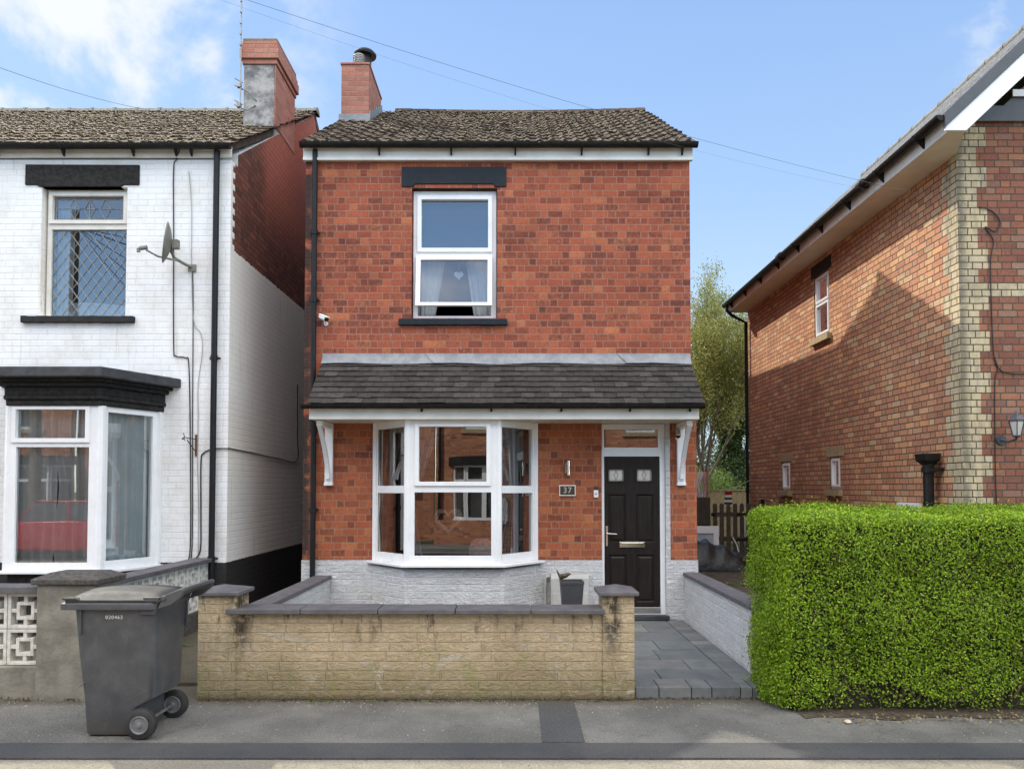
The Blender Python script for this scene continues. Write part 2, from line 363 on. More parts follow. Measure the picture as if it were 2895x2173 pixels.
def ext_y(n, c, rock):
    low = n.ma('SUBTRACT', 1, n.sm(n.ma('ADD', n.z, n.ma('MULTIPLY', n.ma('SUBTRACT', n.noise(3.5, 5), .5), .5)), .05, .42))
    c = n.mix(n.ma('MULTIPLY', low, .55), c, (.16,.145,.055))
    v = n.vscale(n.pos(), (1,1,.22))
    top = n.ma('MULTIPLY', n.sm(n.noise(6.5, 5, .7, vec=v), .54, .64), n.sm(n.z, .35, .72))
    c = n.mix(n.ma('MULTIPLY', top, .85), c, (.06,.048,.035))
    pil = n.ma('SUBTRACT', 1, n.sm(n.ma('ABSOLUTE', n.ma('SUBTRACT', n.x, .80)), .02, .12))
    pil = n.ma('MAXIMUM', pil, n.ma('SUBTRACT', 1, n.sm(n.ma('ABSOLUTE', n.ma('SUBTRACT', n.x, -2.27)), .0, .16)))
    c = n.mix(n.ma('MULTIPLY', n.ma('MULTIPLY', pil, n.sm(n.z, .2, .6)), n.ma('MULTIPLY', n.sm(n.noise(11, 5, .7), .38, .55), .85)), c, (.05,.042,.033))
    eff = n.ma('MULTIPLY', n.sm(n.noise(3.1, 9, .78, dist=1.6), .54, .61), n.ma('SUBTRACT', 1, n.sm(n.z, .50, .68)))
    c = n.mix(n.ma('MULTIPLY', eff, .65), c, (.70,.64,.55))
    c = n.mix(n.ma('MULTIPLY', n.sm(n.noise(1.9, 6, .7), .48, .66), .5), c, (.46,.35,.22))
    c = n.mix(n.ma('MULTIPLY', n.ma('MULTIPLY', n.sm(n.noise(4.2, 6, .75), .5, .62), n.ma('SUBTRACT', 1, n.sm(n.z, .25, .6))), .45), c, (.34,.36,.12))
    bot = n.ma('SUBTRACT', 1, n.sm(n.z, .0, .07)); c = n.mix(n.ma('MULTIPLY', bot, .7), c, (.09,.075,.05))
    return n.mix(n.sm(rock, .45, 1.1), n.mix(1, c, (.74,.70,.64), 'MULTIPLY'), c)  # crevice shade put into the colour where the rock relief is low
mk_rock('yellow_block', (.80,.64,.42), (.69,.55,.36), (.44,.35,.235), .36, .0785, ext=ext_y, bscale=26, bd=.06, jf=.8, jw=.008)

flat('upvc_white', (.84,.85,.86), .3, (.76,.77,.77), 3)
flat('wire_grey', (.13,.14,.15), .6)
flat('cream_wood', (.74,.72,.66), .5, (.62,.60,.53), 5, .15, 60)
flat('fascia_white', (.74,.73,.69), .45, (.60,.58,.52), 2.5, .1, 30)
flat('soffit_cream', (.74,.66,.53), .5, (.64,.57,.46), 3)
flat('black_plastic', (.010,.010,.012), .42, (.016,.016,.016), 9, spec=.25)
flat('gutter_black', (.009,.009,.010), .45, (.022,.020,.016), 14, .1, 80, spec=.2)
flat('stone_black', (.018,.019,.021), .7, (.034,.034,.034), 14, .3, 50, spec=.2)
flat('timber_black', (.012,.012,.012), .75, (.036,.033,.030), 20, .7, 30, bdist=.012, spec=.2)
flat('lintel_slate', (.013,.018,.025), .6, (.020,.025,.032), 8, .1, 60, spec=.2)
flat('sill_stone', (.42,.33,.18), .85, (.30,.24,.14), 12, .3, 60)
flat('lead_grey', (.17,.185,.205), .6, (.27,.28,.29), 7, .45, 14, metal=.2, bdist=.02)
flat('lead_dark', (.055,.058,.065), .6, (.025,.025,.028), 5, .5, 12, bdist=.02)
flat('coping_slate', (.075,.073,.082), .62, (.125,.115,.118), 9, .35, 70)
flat('concrete_old', (.27,.255,.21), .9, (.15,.14,.115), 5, .6, 35, bdist=.01)
flat('concrete_cap', (.13,.12,.105), .95, (.055,.05,.045), 26, 1.0, 60, bdist=.02)
flat('block_white', (.74,.73,.68), .75, (.50,.48,.42), 16, .3, 50)
flat('chrome', (.75,.73,.70), .2, (.62,.6,.57), 9, metal=1)
flat('steel_dull', (.36,.35,.33), .45, (.22,.20,.18), 18, metal=.7)
flat('galv_grey', (.25,.255,.25), .5, (.36,.36,.34), 20, .1, 70, metal=.3)
flat('dish_grey', (.18,.175,.15), .6, (.24,.23,.2), 14)
n = N('bin_plastic'); n.pos(); c = n.mix(n.sm(n.noise(4, 6, .7), .35, .7), (.050,.053,.060), (.085,.086,.09)); c = n.mix(n.ma('MULTIPLY', n.sm(n.noise(9, 7, .8, vec=n.vscale(n.pos(), (1,1,.3))), .56, .75), .5), c, (.15,.145,.135)); c = n.mix(n.ma('MULTIPLY', n.ma('SUBTRACT', 1, n.sm(n.z, .0, .22)), .5), c, (.10,.09,.07))
M['bin_plastic'] = n.done(c, n.ma('ADD', .36, n.ma('MULTIPLY', n.noise(7, 5), .25)), n.bump(n.noise(90, 4), .1, .004))
flat('bin_lid', (.034,.036,.038), .62, (.06,.06,.056), 9, .15, 50, spec=.2)
flat('rubber', (.016,.016,.016), .75, (.035,.033,.03), 20, .2, 60)
flat('rim_grey', (.13,.135,.145), .5, (.17,.17,.17), 20)
flat('number_white', (.55,.55,.52), .6)
flat('plaque_brown', (.045,.028,.014), .45, (.06,.036,.02), 15)
flat('planter_grey', (.045,.048,.055), .5, (.06,.062,.068), 10, .1, 60)
flat('bronze', (.05,.038,.022), .4, (.08,.06,.035), 22, metal=.5)
flat('meter_plastic', (.50,.50,.47), .5, (.42,.42,.39), 6)
flat('curtain_white', (.80,.83,.82), .9, (.70,.73,.72), 4, **{'Subsurface Weight': 0.0})
flat('curtain_grey', (.36,.36,.42), .9, (.28,.28,.33), 4)
flat('curtain_taupe', (.26,.22,.18), .9, (.20,.17,.14), 4)
flat('blind_blue', (.10,.145,.19), .85, (.085,.125,.17), 3)
flat('wicker', (.75,.68,.56), .8, (.25,.20,.15), 40)
flat('interior', (.055,.05,.048), .9, (.04,.036,.034), 2)
flat('picket_wood', (.10,.083,.06), .85, (.055,.045,.034), 14, .5, 40)
flat('fence_wood_light', (.30,.23,.13), .85, (.20,.15,.085), 12, .4, 40)
flat('fence_wood_dark', (.045,.038,.03), .85, (.075,.062,.045), 14, .5, 40)
flat('post_wood', (.40,.30,.16), .8, (.28,.21,.12), 12, .3, 30)
flat('tarp_black', (.010,.011,.012), .42, (.018,.02,.02), 10, .5, 14, bdist=.03)
flat('cloth_white', (.72,.71,.68), .9, (.62,.60,.57), 9)
flat('cloth_pink', (.60,.30,.28), .9, (.66,.52,.46), 25)
flat('cloth_dark', (.03,.03,.04), .9)
flat('soil', (.062,.045,.03), .95, (.11,.085,.055), 9, .9, 40, bdist=.03)
flat('pebble', (.62,.55,.42), .7, (.5,.42,.32), 20, .3, 40)
flat('bark', (.10,.085,.062), .9, (.16,.14,.11), 12, .6, 30, bdist=.02)
flat('twig', (.13,.10,.065), .9, (.09,.07,.045), 12)
flat('cable_black', (.012,.012,.012), .5)
flat('cable_white', (.42,.41,.38), .6)
flat('rust', (.22,.10,.05), .9, (.10,.05,.03), 40)
flat('red_paint', (.50,.01,.012), .18, (.48,.01,.012), 3, **{'Coat Weight': .6})
flat('lamp_red', (.35,.02,.02), .15)
flat('lamp_clear', (.6,.6,.6), .1)
flat('frosted', (.62,.60,.55), .35)
flat('moss', (.24,.205,.14), .95, (.36,.32,.23), 30, .8, 60, bdist=.01)
flat('moss_dark', (.10,.085,.05), .95, (.20,.17,.10), 30, .8, 60, bdist=.01)
flat('picture_blue', (.30,.40,.46), .4, (.45,.50,.52), 6)
flat('verge_grey', (.05,.056,.068), .5, (.065,.07,.08), 8)

# glass: clear, thin, strongly reflecting like a double glazed unit
def glass(name, tint, f0=.10, gain=1.6):
    n = N(name); t = n.t
    fr = n.new('ShaderNodeFresnel'); fr.inputs[0].default_value = 1.5
    fac = n.ma('ADD', n.ma('MULTIPLY', fr.outputs[0], gain), f0, clamp=True)
    gl = n.new('ShaderNodeBsdfGlossy'); gl.inputs['Roughness'].default_value = .004
    wb = n.bump(n.noise(1.4, 1), .035, .02); t.links.new(wb, gl.inputs['Normal'])
    tr = n.new('ShaderNodeBsdfTransparent'); tr.inputs[0].default_value = (*tint, 1)
    mx = n.new('ShaderNodeMixShader'); t.links.new(fac, mx.inputs[0]); t.links.new(tr.outputs[0], mx.inputs[1]); t.links.new(gl.outputs[0], mx.inputs[2])
    t.nodes.remove(n.b); t.links.new(mx.outputs[0], n.out.inputs[0]); M[name] = n.m
glass('glass', (.96,.97,.96), .19, 2.2)
glass('glass_bay', (.95,.96,.95), .22, 2.4)
glass('glass_upper', (.80,.88,.92), .14, 2.4)
n = N('glass_dark'); M['glass_dark'] = n.done(n.mix(n.noise(2, 2), (.02,.025,.03), (.10,.11,.11)), .05, None, spec=.8)

# slates / tiles
def mk_tile(name, pal, moss, mossc, mlo=.55, mhi=.66):
    n = N(name); n.pos()
    isl = n.new('ShaderNodeNewGeometry').outputs['Random Per Island']
    c = n.ramp(isl, pal); c = n.mix(n.sm(n.noise(16, 6, .7), .35, .7), c, n.mix(1, c, (.6,.6,.6), 'MULTIPLY'))
    c = n.mix(n.ma('MULTIPLY', n.sm(n.noise(34, 6, .75), mlo, mhi), moss), c, mossc)
    h = n.ma('ADD', n.noise(50, 6, .75), n.ma('MULTIPLY', n.noise(14, 3), 1.0))
    M[name] = n.done(c, .85, n.bump(h, .8, .012), spec=.25)
mk_tile('roof_tile', [(0,(.052,.036,.025)),(.5,(.085,.060,.041)),(1,(.13,.088,.057))], .6, (.27,.225,.16), .55, .66)
mk_tile('roof_tile_brown', [(0,(.07,.045,.032)),(.5,(.10,.066,.046)),(1,(.14,.092,.06))], .6, (.33,.28,.20), .54, .65)
mk_tile('slate_canopy', [(0,(.042,.037,.034)),(.35,(.054,.048,.044)),(.7,(.062,.055,.051)),(1,(.085,.075,.069))], .18, (.12,.11,.08), .6, .75)
mk_tile('slate_right', [(0,(.26,.27,.28)),(1,(.34,.345,.35))], .2, (.28,.28,.26))
mk_tile('ridge_tile', [(0,(.24,.22,.19)),(1,(.32,.30,.26))], .5, (.40,.37,.30))

# door: dark grained composite
n = N('door_composite'); g = n.noise(26, 6, .7, vec=n.vscale(n.pos(), (2.2,1,.13)), dist=.4)
M['door_composite'] = n.done(n.mix(n.sm(g, .35, .7), (.009,.0065,.0055), (.022,.016,.012)), n.ma('ADD', .34, n.ma('MULTIPLY', g, .25)), n.bump(g, .35, .003), spec=.28)
# render on the stack of the left house
n = N('stack_render'); c = n.mix(n.sm(n.noise(3.5, 6, .7), .38, .62), (.42,.40,.38), (.15,.15,.155)); c = n.mix(n.ma('MULTIPLY', n.sm(n.noise(9, 6, .75), .6, .7), .6), c, (.55,.47,.42))
M['stack_render'] = n.done(c, .9, n.bump(n.noise(9, 6, .7), .6, .03), spec=.2)

# ground surfaces
def mk_tarmac(name, a, b, spk, agg=110, bd=.008, light=.5):
    n = N(name); n.pos()
    big = n.sm(n.noise(1.1, 5, .6), .35, .68); v = n.vor(agg); fine = n.noise(75, 5, .85)
    c = n.mix(big, a, b)
    c = n.mix(n.sm(fine, .42, .7), n.mix(1, c, (.62,.62,.62), 'MULTIPLY'), c)
    c = n.mix(n.ma('MULTIPLY', n.ma('SUBTRACT', 1, n.sm(v, .05, .26)), light), c, spk)
    c = n.mix(n.ma('MULTIPLY', n.sm(n.noise(2.4, 7, .75, dist=.8), .58, .68), .35), c, n.mix(1, c, (.5,.5,.5), 'MULTIPLY'))
    c = n.mix(n.ma('MULTIPLY', n.sm(n.noise(3.3, 8, .8, dist=1.2), .60, .70), .35), c, n.mix(1, c, (1.5,1.48,1.4), 'MULTIPLY'))
    e = n.vor(1.1, vec=n.vscale(n.noise(2.2, 4, .6, out=1), (3,3,3)), feature='DISTANCE_TO_EDGE'); c = n.mix(n.ma('MULTIPLY', n.ma('SUBTRACT', 1, n.sm(e, .0, .012)), .45), c, (.03,.03,.03))
    foot = n.ma('MULTIPLY', n.sm(n.ma('ADD', n.y, n.ma('MULTIPLY', n.noise(4, 5, .7), .25)), 6.08, 6.24), .7); c = n.mix(foot, c, (.10,.085,.055))
    M[name] = n.done(c, .88, n.bump(n.ma('ADD', v, fine), .9, bd), spec=.3)
mk_tarmac('tarmac_path', (.17,.166,.152), (.29,.28,.25), (.42,.42,.39), 55)
mk_tarmac('tarmac_band', (.085,.087,.092), (.125,.122,.12), (.2,.2,.2), 90, .005, .3)
mk_tarmac('tarmac_patch', (.10,.103,.107), (.125,.125,.125), (.3,.3,.28), 70)
mk_tarmac('road_chippings', (.40,.36,.28), (.46,.42,.34), (.16,.15,.13), 48, .012, .35)
mk_tarmac('concrete_path', (.19,.175,.15), (.11,.10,.085), (.26,.25,.22), 60, .006, .3)
n = N('paving'); n.pos(); isl = n.new('ShaderNodeNewGeometry').outputs['Random Per Island']
c = n.ramp(isl, [(0,(.115,.13,.135)),(.4,(.165,.178,.178)),(.7,(.135,.145,.15)),(1,(.205,.205,.195))]); c = n.mix(n.sm(n.noise(5, 6, .7), .4, .7), c, n.mix(1, c, (.72,.74,.76), 'MULTIPLY'))
M['paving'] = n.done(c, .7, n.bump(n.noise(14, 6, .65), .5, .01), spec=.35)
n = N('grass_green'); M['grass_green'] = n.done(n.mix(n.noise(3, 6), (.05,.075,.02), (.10,.10,.035)), .95, n.bump(n.noise(60, 4), 1, .03), spec=.1)

# foliage: every leaf is an island of its own
def mk_leaf(name, pal, trans=.35, tcol=(.35,.55,.05), rough=.45):
    n = N(name); t = n.t
    isl = n.new('ShaderNodeNewGeometry').outputs['Random Per Island']
    c = n.ramp(isl, pal); c = n.mix(n.ma('MULTIPLY', n.sm(n.noise(1.6, 4), .35, .7), .35), c, n.mix(1, c, (.62,.7,.6), 'MULTIPLY'))
    n.done(c, rough, None, spec=.35)
    tr = n.new('ShaderNodeBsdfTranslucent'); n.put(tr.inputs[0], n.mix(.5, c, tcol))
    mx = n.new('ShaderNodeMixShader'); mx.inputs[0].default_value = trans
    t.links.new(n.b.outputs[0], mx.inputs[1]); t.links.new(tr.outputs[0], mx.inputs[2]); t.links.new(mx.outputs[0], n.out.inputs[0]); M[name] = n.m
mk_leaf('hedge_leaf', [(0,(.05,.10,.008)),(.15,(.13,.24,.010)),(.45,(.23,.37,.014)),(.8,(.34,.49,.02)),(.97,(.45,.58,.04)),(1,(.26,.17,.05))])
mk_leaf('bud_leaf', [(0,(.12,.16,.03)),(.5,(.26,.30,.06)),(.8,(.38,.38,.11)),(1,(.46,.34,.16))], .35, (.45,.42,.12))
mk_leaf('ivy_leaf', [(0,(.022,.045,.012)),(.5,(.045,.08,.02)),(1,(.09,.13,.035))], .2, (.15,.25,.05))
mk_leaf('shrub_leaf', [(0,(.06,.11,.018)),(.5,(.11,.19,.03)),(1,(.2,.27,.06))], .35, (.3,.45,.08))
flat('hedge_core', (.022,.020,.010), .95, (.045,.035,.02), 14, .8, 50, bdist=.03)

n = N('grit'); isl = n.new('ShaderNodeNewGeometry').outputs['Random Per Island']
M['grit'] = n.done(n.ramp(isl, [(0,(.08,.07,.055)),(.5,(.22,.20,.17)),(.9,(.40,.38,.34)),(1,(.75,.73,.68))]), .6, None, spec=.5)
# ================================================================ reusable builders
def wavy_roof(name, mat, parent, x0, x1, ye, ze, yr, zr, rows, roll, amp, step, seed, drop=.0, per=8, sag=0.0):
    """tiled slope: each course a lapped strip of rolled tiles, every tile its own island with a little tilt of its own"""
    rnd = random.Random(seed); mb = MB()
    L = math.hypot(yr-ye, zr-ze); dy, dz = (yr-ye)/L, (zr-ze)/L; ny, nz = -dz, dy
    nt = max(1, int(round((x1-x0)/roll))); w = (x1-x0)/nt; g = L/rows
    for i in range(rows):
        off = (i % 2)*.0
        for k in range(nt):
            a = x0 + (k+off)*w; j1 = rnd.uniform(-.006, .008); j2 = rnd.uniform(-.004, .004); sh = rnd.uniform(-.012, .012); tilt = rnd.uniform(-.006, .006)
            vs = []; 
            for q in range(per+1):
                u = q/per; x = a + u*w*1.0
                prof = amp*math.sin(math.pi*min(1, u*1.6))**2 if u < .625 else amp*.12*math.sin((u-.625)/.375*math.pi)
                base = prof + tilt*(u-.5)
                sg = -sag*math.sin(math.pi*min(1, max(0, (x-x0)/(x1-x0))))*(i/rows)
                s0 = i*g - .03 + sh; s1 = (i+1)*g + .02
                for s_, h in ((s0, base+step*.1+j1-.012), (s0, base+step+j1), (s1, base+.004+j2)):
                    vs.append((x, ye+dy*s_+ny*h, ze+dz*s_+nz*h+sg))
            fs = []
            for q in range(per):
                for r_ in range(2):
                    b = q*3+r_; fs.append((b, b+3, b+4, b+1))
            mb.add(vs, fs)
    return mb.build(name, mat, parent, smooth=40)
def moss_mesh(parent, mat, x0, x1, ye, ze, yr, zr, rows, count, seed, size=(.012,.035), hmax=.05):
    rnd = random.Random(seed); mb = MB(); L = math.hypot(yr-ye, zr-ze); dy, dz = (yr-ye)/L, (zr-ze)/L; ny, nz = -dz, dy
    for _ in range(count):
        x = rnd.uniform(x0, x1); i = rnd.randrange(rows)
        s_ = (i*L/rows) - .02 + rnd.gauss(0, .02); r = rnd.uniform(*size); h = rnd.uniform(.015, hmax)
        c = Vector((x, ye+dy*s_+ny*h, ze+dz*s_+nz*h)); vs = []
        sx = rnd.uniform(1, 2.4)
        for a, b in ((0,1),(1,0),(0,-1),(-1,0)): vs.append((c.x+a*r*sx*rnd.uniform(.7,1.2), c.y+b*r*rnd.uniform(.7,1.2), c.z-r*.2))
        vs += [(c.x, c.y, c.z+r*rnd.uniform(.4,.8)), (c.x, c.y, c.z-r*.6)]
        mb.add(vs, [(0,1,4),(1,2,4),(2,3,4),(3,0,4),(1,0,5),(2,1,5),(3,2,5),(0,3,5)])
    return tag(mb.build('moss', mat, parent, smooth=80), kind='stuff')
def gutter_mb(x0, x1, y, z, r=.055, ends=True):
    mb = MB(); n = 10; vs = []; prof = [(y + r*math.cos(math.pi + math.pi*i/n), z + r*math.sin(math.pi + math.pi*i/n)) for i in range(n+1)]
    inner = [(y + (r-.006)*math.cos(math.pi + math.pi*i/n), z + (r-.006)*math.sin(math.pi + math.pi*i/n)) for i in range(n+1)]
    mb.prism(prof + list(reversed(inner)), x0, x1, 'x')
    if ends:
        for a, b in ((x0-.004, x0+.004), (x1-.004, x1+.004)): mb.prism(prof, a, b, 'x')
    return mb
def gutter_bracket(parent, x, y, z, r=.055):
    mb = MB(); prof = [(y + (r+.006)*math.cos(math.pi + math.pi*i/8), z + (r+.006)*math.sin(math.pi + math.pi*i/8)) for i in range(9)]
    mb.prism(prof + [(y+r, z-.12)] if False else prof, x-.014, x+.014, 'x')
    mb.prism([(y+r+.005, z+.01), (y+r+.005, z-.13), (y+r-.012, z-.13), (y-.01, z-r-.01), (y-.01, z-r+.01)], x-.011, x+.011, 'x')
    return mb.build('gutter_bracket', M['black_plastic'], parent, bevel=.002)
def pvc_frame(mb, u0, u1, z0, z1, lights, sash=(), n0=0.0, n1=.07, fr=0):
    """frame slab with a hole per light; openable lights get a raised sash ring"""
    mb.panel(u0, u1, z0, z1, lights, n0, n1)
    for i in sash:
        a, b, c, d = lights[i]; w = .05
        mb.panel(a-w, b+w, c-w, d+w, [(a+.004, b-.004, c+.004, d-.004)], n0-.02, n0-.001)
def pane_mb(mb, lights, n=.03):
    for a, b, c, d in lights: mb.quad((a-.004, n, c-.004), (b+.004, n, c-.004), (b+.004, n, d+.004), (a-.004, n, d+.004))
def curtain(name, mat, parent, fn_l, fn_r, z0, z1, y, folds, amp=.03, seed=0, nz=16):
    rnd = random.Random(seed); ph = rnd.uniform(0, 6)
    mb = MB()
    def f(u, v):
        z = z0 + (z1-z0)*v; a, b = fn_l(v), fn_r(v)
        return (a + (b-a)*u, y + amp*math.sin(u*folds*2*math.pi+ph+v*.8)+amp*.4*math.sin(u*folds*4.7+v*2), z)
    mb.grid(f, int(folds*10), nz); return mb.build(name, mat, parent, smooth=80)
def ring(c, ax, R_, r, n=24, m=8):
    mb = MB(); pts = []
    for i in range(n+1):
        a = 2*math.pi*i/n; pts.append(Vector(c) + {'y': Vector((math.cos(a)*R_, 0, math.sin(a)*R_)), 'x': Vector((0, math.cos(a)*R_, math.sin(a)*R_))}[ax])
    mb.tube(pts, r, m, cap=False); return mb
def leaf_cloud(name, mat, parent, P, Nn, ln, wd, spread=.6, seed=1, fold=.25):
    """one small folded leaf per point: P (n,3) positions, Nn (n,3) preferred normals"""
    rg = np.random.default_rng(seed); n = len(P)
    nr = Nn + rg.normal(0, spread, (n,3)); nr /= np.linalg.norm(nr, axis=1)[:,None]
    d = rg.normal(0, 1, (n,3)); d[:,2] += .3; d -= nr*(d*nr).sum(1)[:,None]; d /= np.linalg.norm(d, axis=1)[:,None]
    b = np.cross(nr, d); L = (ln[0] + (ln[1]-ln[0])*rg.random(n))[:,None]; W = (wd[0] + (wd[1]-wd[0])*rg.random(n))[:,None]
    v = np.stack([P, P + d*L*.5 + b*W*.5 + nr*W*fold, P + d*L, P + d*L*.5 - b*W*.5 + nr*W*fold], 1).reshape(-1,3)
    off = np.array(wloc(parent)) if parent else np.zeros(3); v = v - off
    me = bpy.data.meshes.new(name); me.vertices.add(4*n); me.vertices.foreach_set('co', v.astype(np.float32).ravel())
    tri = np.arange(n)[:,None]*4 + np.array([[0,1,2,0,2,3]])
    me.loops.add(6*n); me.loops.foreach_set('vertex_index', tri.astype(np.int32).ravel())
    me.polygons.add(2*n); me.polygons.foreach_set('loop_start', (np.arange(2*n)*3).astype(np.int32)); me.polygons.foreach_set('loop_total', np.full(2*n, 3, np.int32))
    me.materials.append(mat); me.update(calc_edges=True); me.validate()
    o = bpy.data.objects.new(name, me); COL.objects.link(o)
    if parent: o.parent = parent
    return o
def branch_tree(rnd, base, h, spread=.5, levels=4, r0=.1, up=.55, kids=4, len0=None, upright=.5):
    """returns list of (points, radii, level) and twig tip points"""
    br = []; tips = []
    def grow(p, d, L, r, lv):
        k = 5; pts = [p]; rr = [r]; q = p.copy(); dd = d.copy()
        for i in range(k):
            dd = (dd + Vector((rnd.gauss(0,.12), rnd.gauss(0,.12), rnd.gauss(.06*upright,.06)))).normalized()
            q = q + dd*L/k; pts.append(q.copy()); rr.append(r*(1-.62*(i+1)/k))
            if lv >= levels-2: tips.append((q.copy(), dd.copy()))
        br.append((pts, rr, lv))
        if lv < levels:
            for _ in range(kids + (1 if lv == 0 else 0)):
                t = rnd.uniform(.3, 1); i = min(k-1, int(t*k)); s = pts[i].lerp(pts[i+1], t*k-i)
                a = rnd.uniform(0, 2*math.pi); side = Vector((math.cos(a), math.sin(a), 0))
                nd = (dd*upright + side*spread + Vector((0,0,up))).normalized()
                grow(s, nd, L*rnd.uniform(.45,.7), rr[i]*.55, lv+1)
    grow(Vector(base), Vector((0,0,1)), len0 or h*.6, r0, 0)
    return br, tips
def tree(name, label, cat, base, h, seed, leafmat, nl, leaf=(.04,.07), spread=.5, levels=4, r0=.1, group=None, ivy=0, kids=4, scatter=.12, upright=.6):
    rnd = random.Random(seed); t = thing(name, label, cat, base, group)
    br, tips = branch_tree(rnd, base, h, spread, levels, r0, kids=kids, upright=upright)
    mb = MB(); tw = MB()
    for pts, rr, lv in br:
        (mb if lv <= 1 else tw).tube(pts, [max(.004, r) for r in rr], 7 if lv <= 1 else 3, cap=False)
    mb.build('trunk', M['bark'], t, smooth=80); tw.build('branches', M['twig'], t, smooth=80)
    rg = np.random.default_rng(seed); T = np.array([tuple(p) for p, d in tips]); idx = rg.integers(0, len(T), nl)
    P = T[idx] + rg.normal(0, scatter, (nl,3)); leaf_cloud('crown', leafmat, t, P, rg.normal(0,1,(nl,3))+np.array([0,0,.6]), leaf, (leaf[0]*.6, leaf[1]*.6), .4, seed)
    if ivy:
        P = []
        for _ in range(ivy):
            z = rnd.uniform(0, h*.82); w = .75*(1 - .45*z/h) + .25*math.sin(z*2.1+seed); a = rnd.uniform(0, 6.28); k = w*math.sqrt(rnd.uniform(.25, 1))
            P.append((base[0]+math.cos(a)*k, base[1]+math.sin(a)*k, base[2]+z))
        P = np.array(P); Nn = P - np.array([base[0], base[1], 0]); Nn[:,2] = .3
        leaf_cloud('ivy', M['ivy_leaf'], t, P, Nn, (.05,.09), (.05,.08), .6, seed+5)
    return t
def shrub(name, label, cat, c, rx, ry, h, n, mat, seed, leaf=(.04,.07), group=None, lumps=9):
    rg = np.random.default_rng(seed); t = thing(name, label, cat, (c[0], c[1], c[2]), group)
    C = np.stack([c[0]+rg.uniform(-.7,.7,lumps)*rx, c[1]+rg.uniform(-.7,.7,lumps)*ry, c[2]+rg.uniform(.15,.85,lumps)*h], 1)
    rr = rg.uniform(.25,.5,lumps)*min(rx, h*.6)*1.3
    idx = rg.integers(0, lumps, n); d = rg.normal(0,1,(n,3)); d /= np.linalg.norm(d,axis=1)[:,None]
    P = C[idx] + d*rr[idx][:,None]*(rg.random(n)**.35)[:,None]; P = P[P[:,2] > c[2]]; 
    leaf_cloud('crown', mat, t, P, (P-np.array([c[0],c[1],c[2]+h*.4])), leaf, (leaf[0]*.6,leaf[1]*.6), .7, seed)
    mb = MB(); rnd = random.Random(seed)
    for i in range(lumps):
        mb.tube([(c[0]+rnd.gauss(0,.08), c[1]+rnd.gauss(0,.08), c[2]-.05), ((c[0]+C[i][0])/2+rnd.gauss(0,.06), (c[1]+C[i][1])/2, c[2]+(C[i][2]-c[2])*.6), tuple(C[i])], [.03,.018,.006], 5)
    mb.build('trunk', M['bark'], t, smooth=80); return t
def weeds(name, label, pts, mat, seed, cat='weed', group=None, n=26, ln=(.03,.07)):
    rg = np.random.default_rng(seed); c = np.array(pts)
    P = np.repeat(c, n, 0) + rg.normal(0, .03, (len(c)*n, 3))*np.array([1.6,1,.4]); P[:,2] = np.maximum(P[:,2], np.repeat(c[:,2], n)+.004)
    Nn = rg.normal(0,.5,(len(P),3)) + np.array([0,-.5,.8])
    t = thing(name, label, cat, tuple(c.mean(0)), group); leaf_cloud('leaves', mat, t, P, Nn, ln, (ln[0]*.4, ln[1]*.4), .6, seed); return t
SUN_E, SKY_E = 5.0, .15
SKY_GAIN = (2.55, 2.75, 2.85); CLOUD_F = (6.6, 6.75, 6.95); BACK_FILL = (29, 28, 27)  # sky boosted; bright unseen cloud added behind the camera to light shaded fronts
# ================================================================ camera, sun, sky
cam = bpy.data.cameras.new('camera'); camo = bpy.data.objects.new('camera', cam); COL.objects.link(camo)
camo.location = (0, 0, EYE); camo.rotation_euler = (R(90)+TH, 0, 0)
cam.sensor_fit = 'HORIZONTAL'; cam.sensor_width = 36; cam.lens = 36*FPX/2212
cam.shift_x = -6/2212; cam.shift_y = (PY0-830)/2212; cam.clip_start = .05; cam.clip_end = 3000
scene.camera = camo
SUN = Vector((-1.05, 1, 1.39)).normalized()
sl = bpy.data.lights.new('sun', 'SUN'); sl.energy = SUN_E; sl.angle = R(.55); sl.color = (1, .93, .80)
so = bpy.data.objects.new('sun', sl); COL.objects.link(so); so.rotation_euler = SUN.to_track_quat('Z', 'Y').to_euler(); so.location = (-10, 12, 20)
w = bpy.data.worlds.new('World'); scene.world = w; w.use_nodes = True; t = w.node_tree; bg = t.nodes['Background']
sky = t.nodes.new('ShaderNodeTexSky'); sky.sky_type = 'NISHITA'; sky.sun_disc = False
sky.sun_elevation = math.asin(SUN.z); sky.sun_rotation = math.atan2(SUN.x, SUN.y); sky.air_density = 1.0; sky.dust_density = .4; sky.ozone_density = 1.6; sky.altitude = 50
class WN(N):
    def __init__(s, tree): s.t = tree; s._pos = None
n = WN(t); tc = t.nodes.new('ShaderNodeTexCoord'); dirv = tc.outputs['Generated']
sp = t.nodes.new('ShaderNodeSeparateXYZ'); t.links.new(dirv, sp.inputs[0]); dx, dy_, dz_ = sp.outputs
nz = n.noise(3.0, 9, .58, vec=n.vscale(dirv, (1.0, 1.0, 1.4)), dist=.35)
left = n.ma('MULTIPLY', n.ma('SUBTRACT', 1, n.sm(dx, -.36, -.14)), n.sm(dz_, .28, .38))
rt = n.ma('MULTIPLY', n.sm(dx, .42, .49), n.sm(dz_, .385, .44))
nz = n.ma('ADD', nz, n.ma('MULTIPLY', rt, .07))
front = n.ma('MAXIMUM', left, rt)
back = n.ma('MULTIPLY', n.ma('SUBTRACT', 1, n.sm(dy_, -.25, .15)), n.sm(dz_, .30, .62))  # region of the added fill, high up behind the camera
front = n.ma('MAXIMUM', left, n.ma('MULTIPLY', rt, .9))
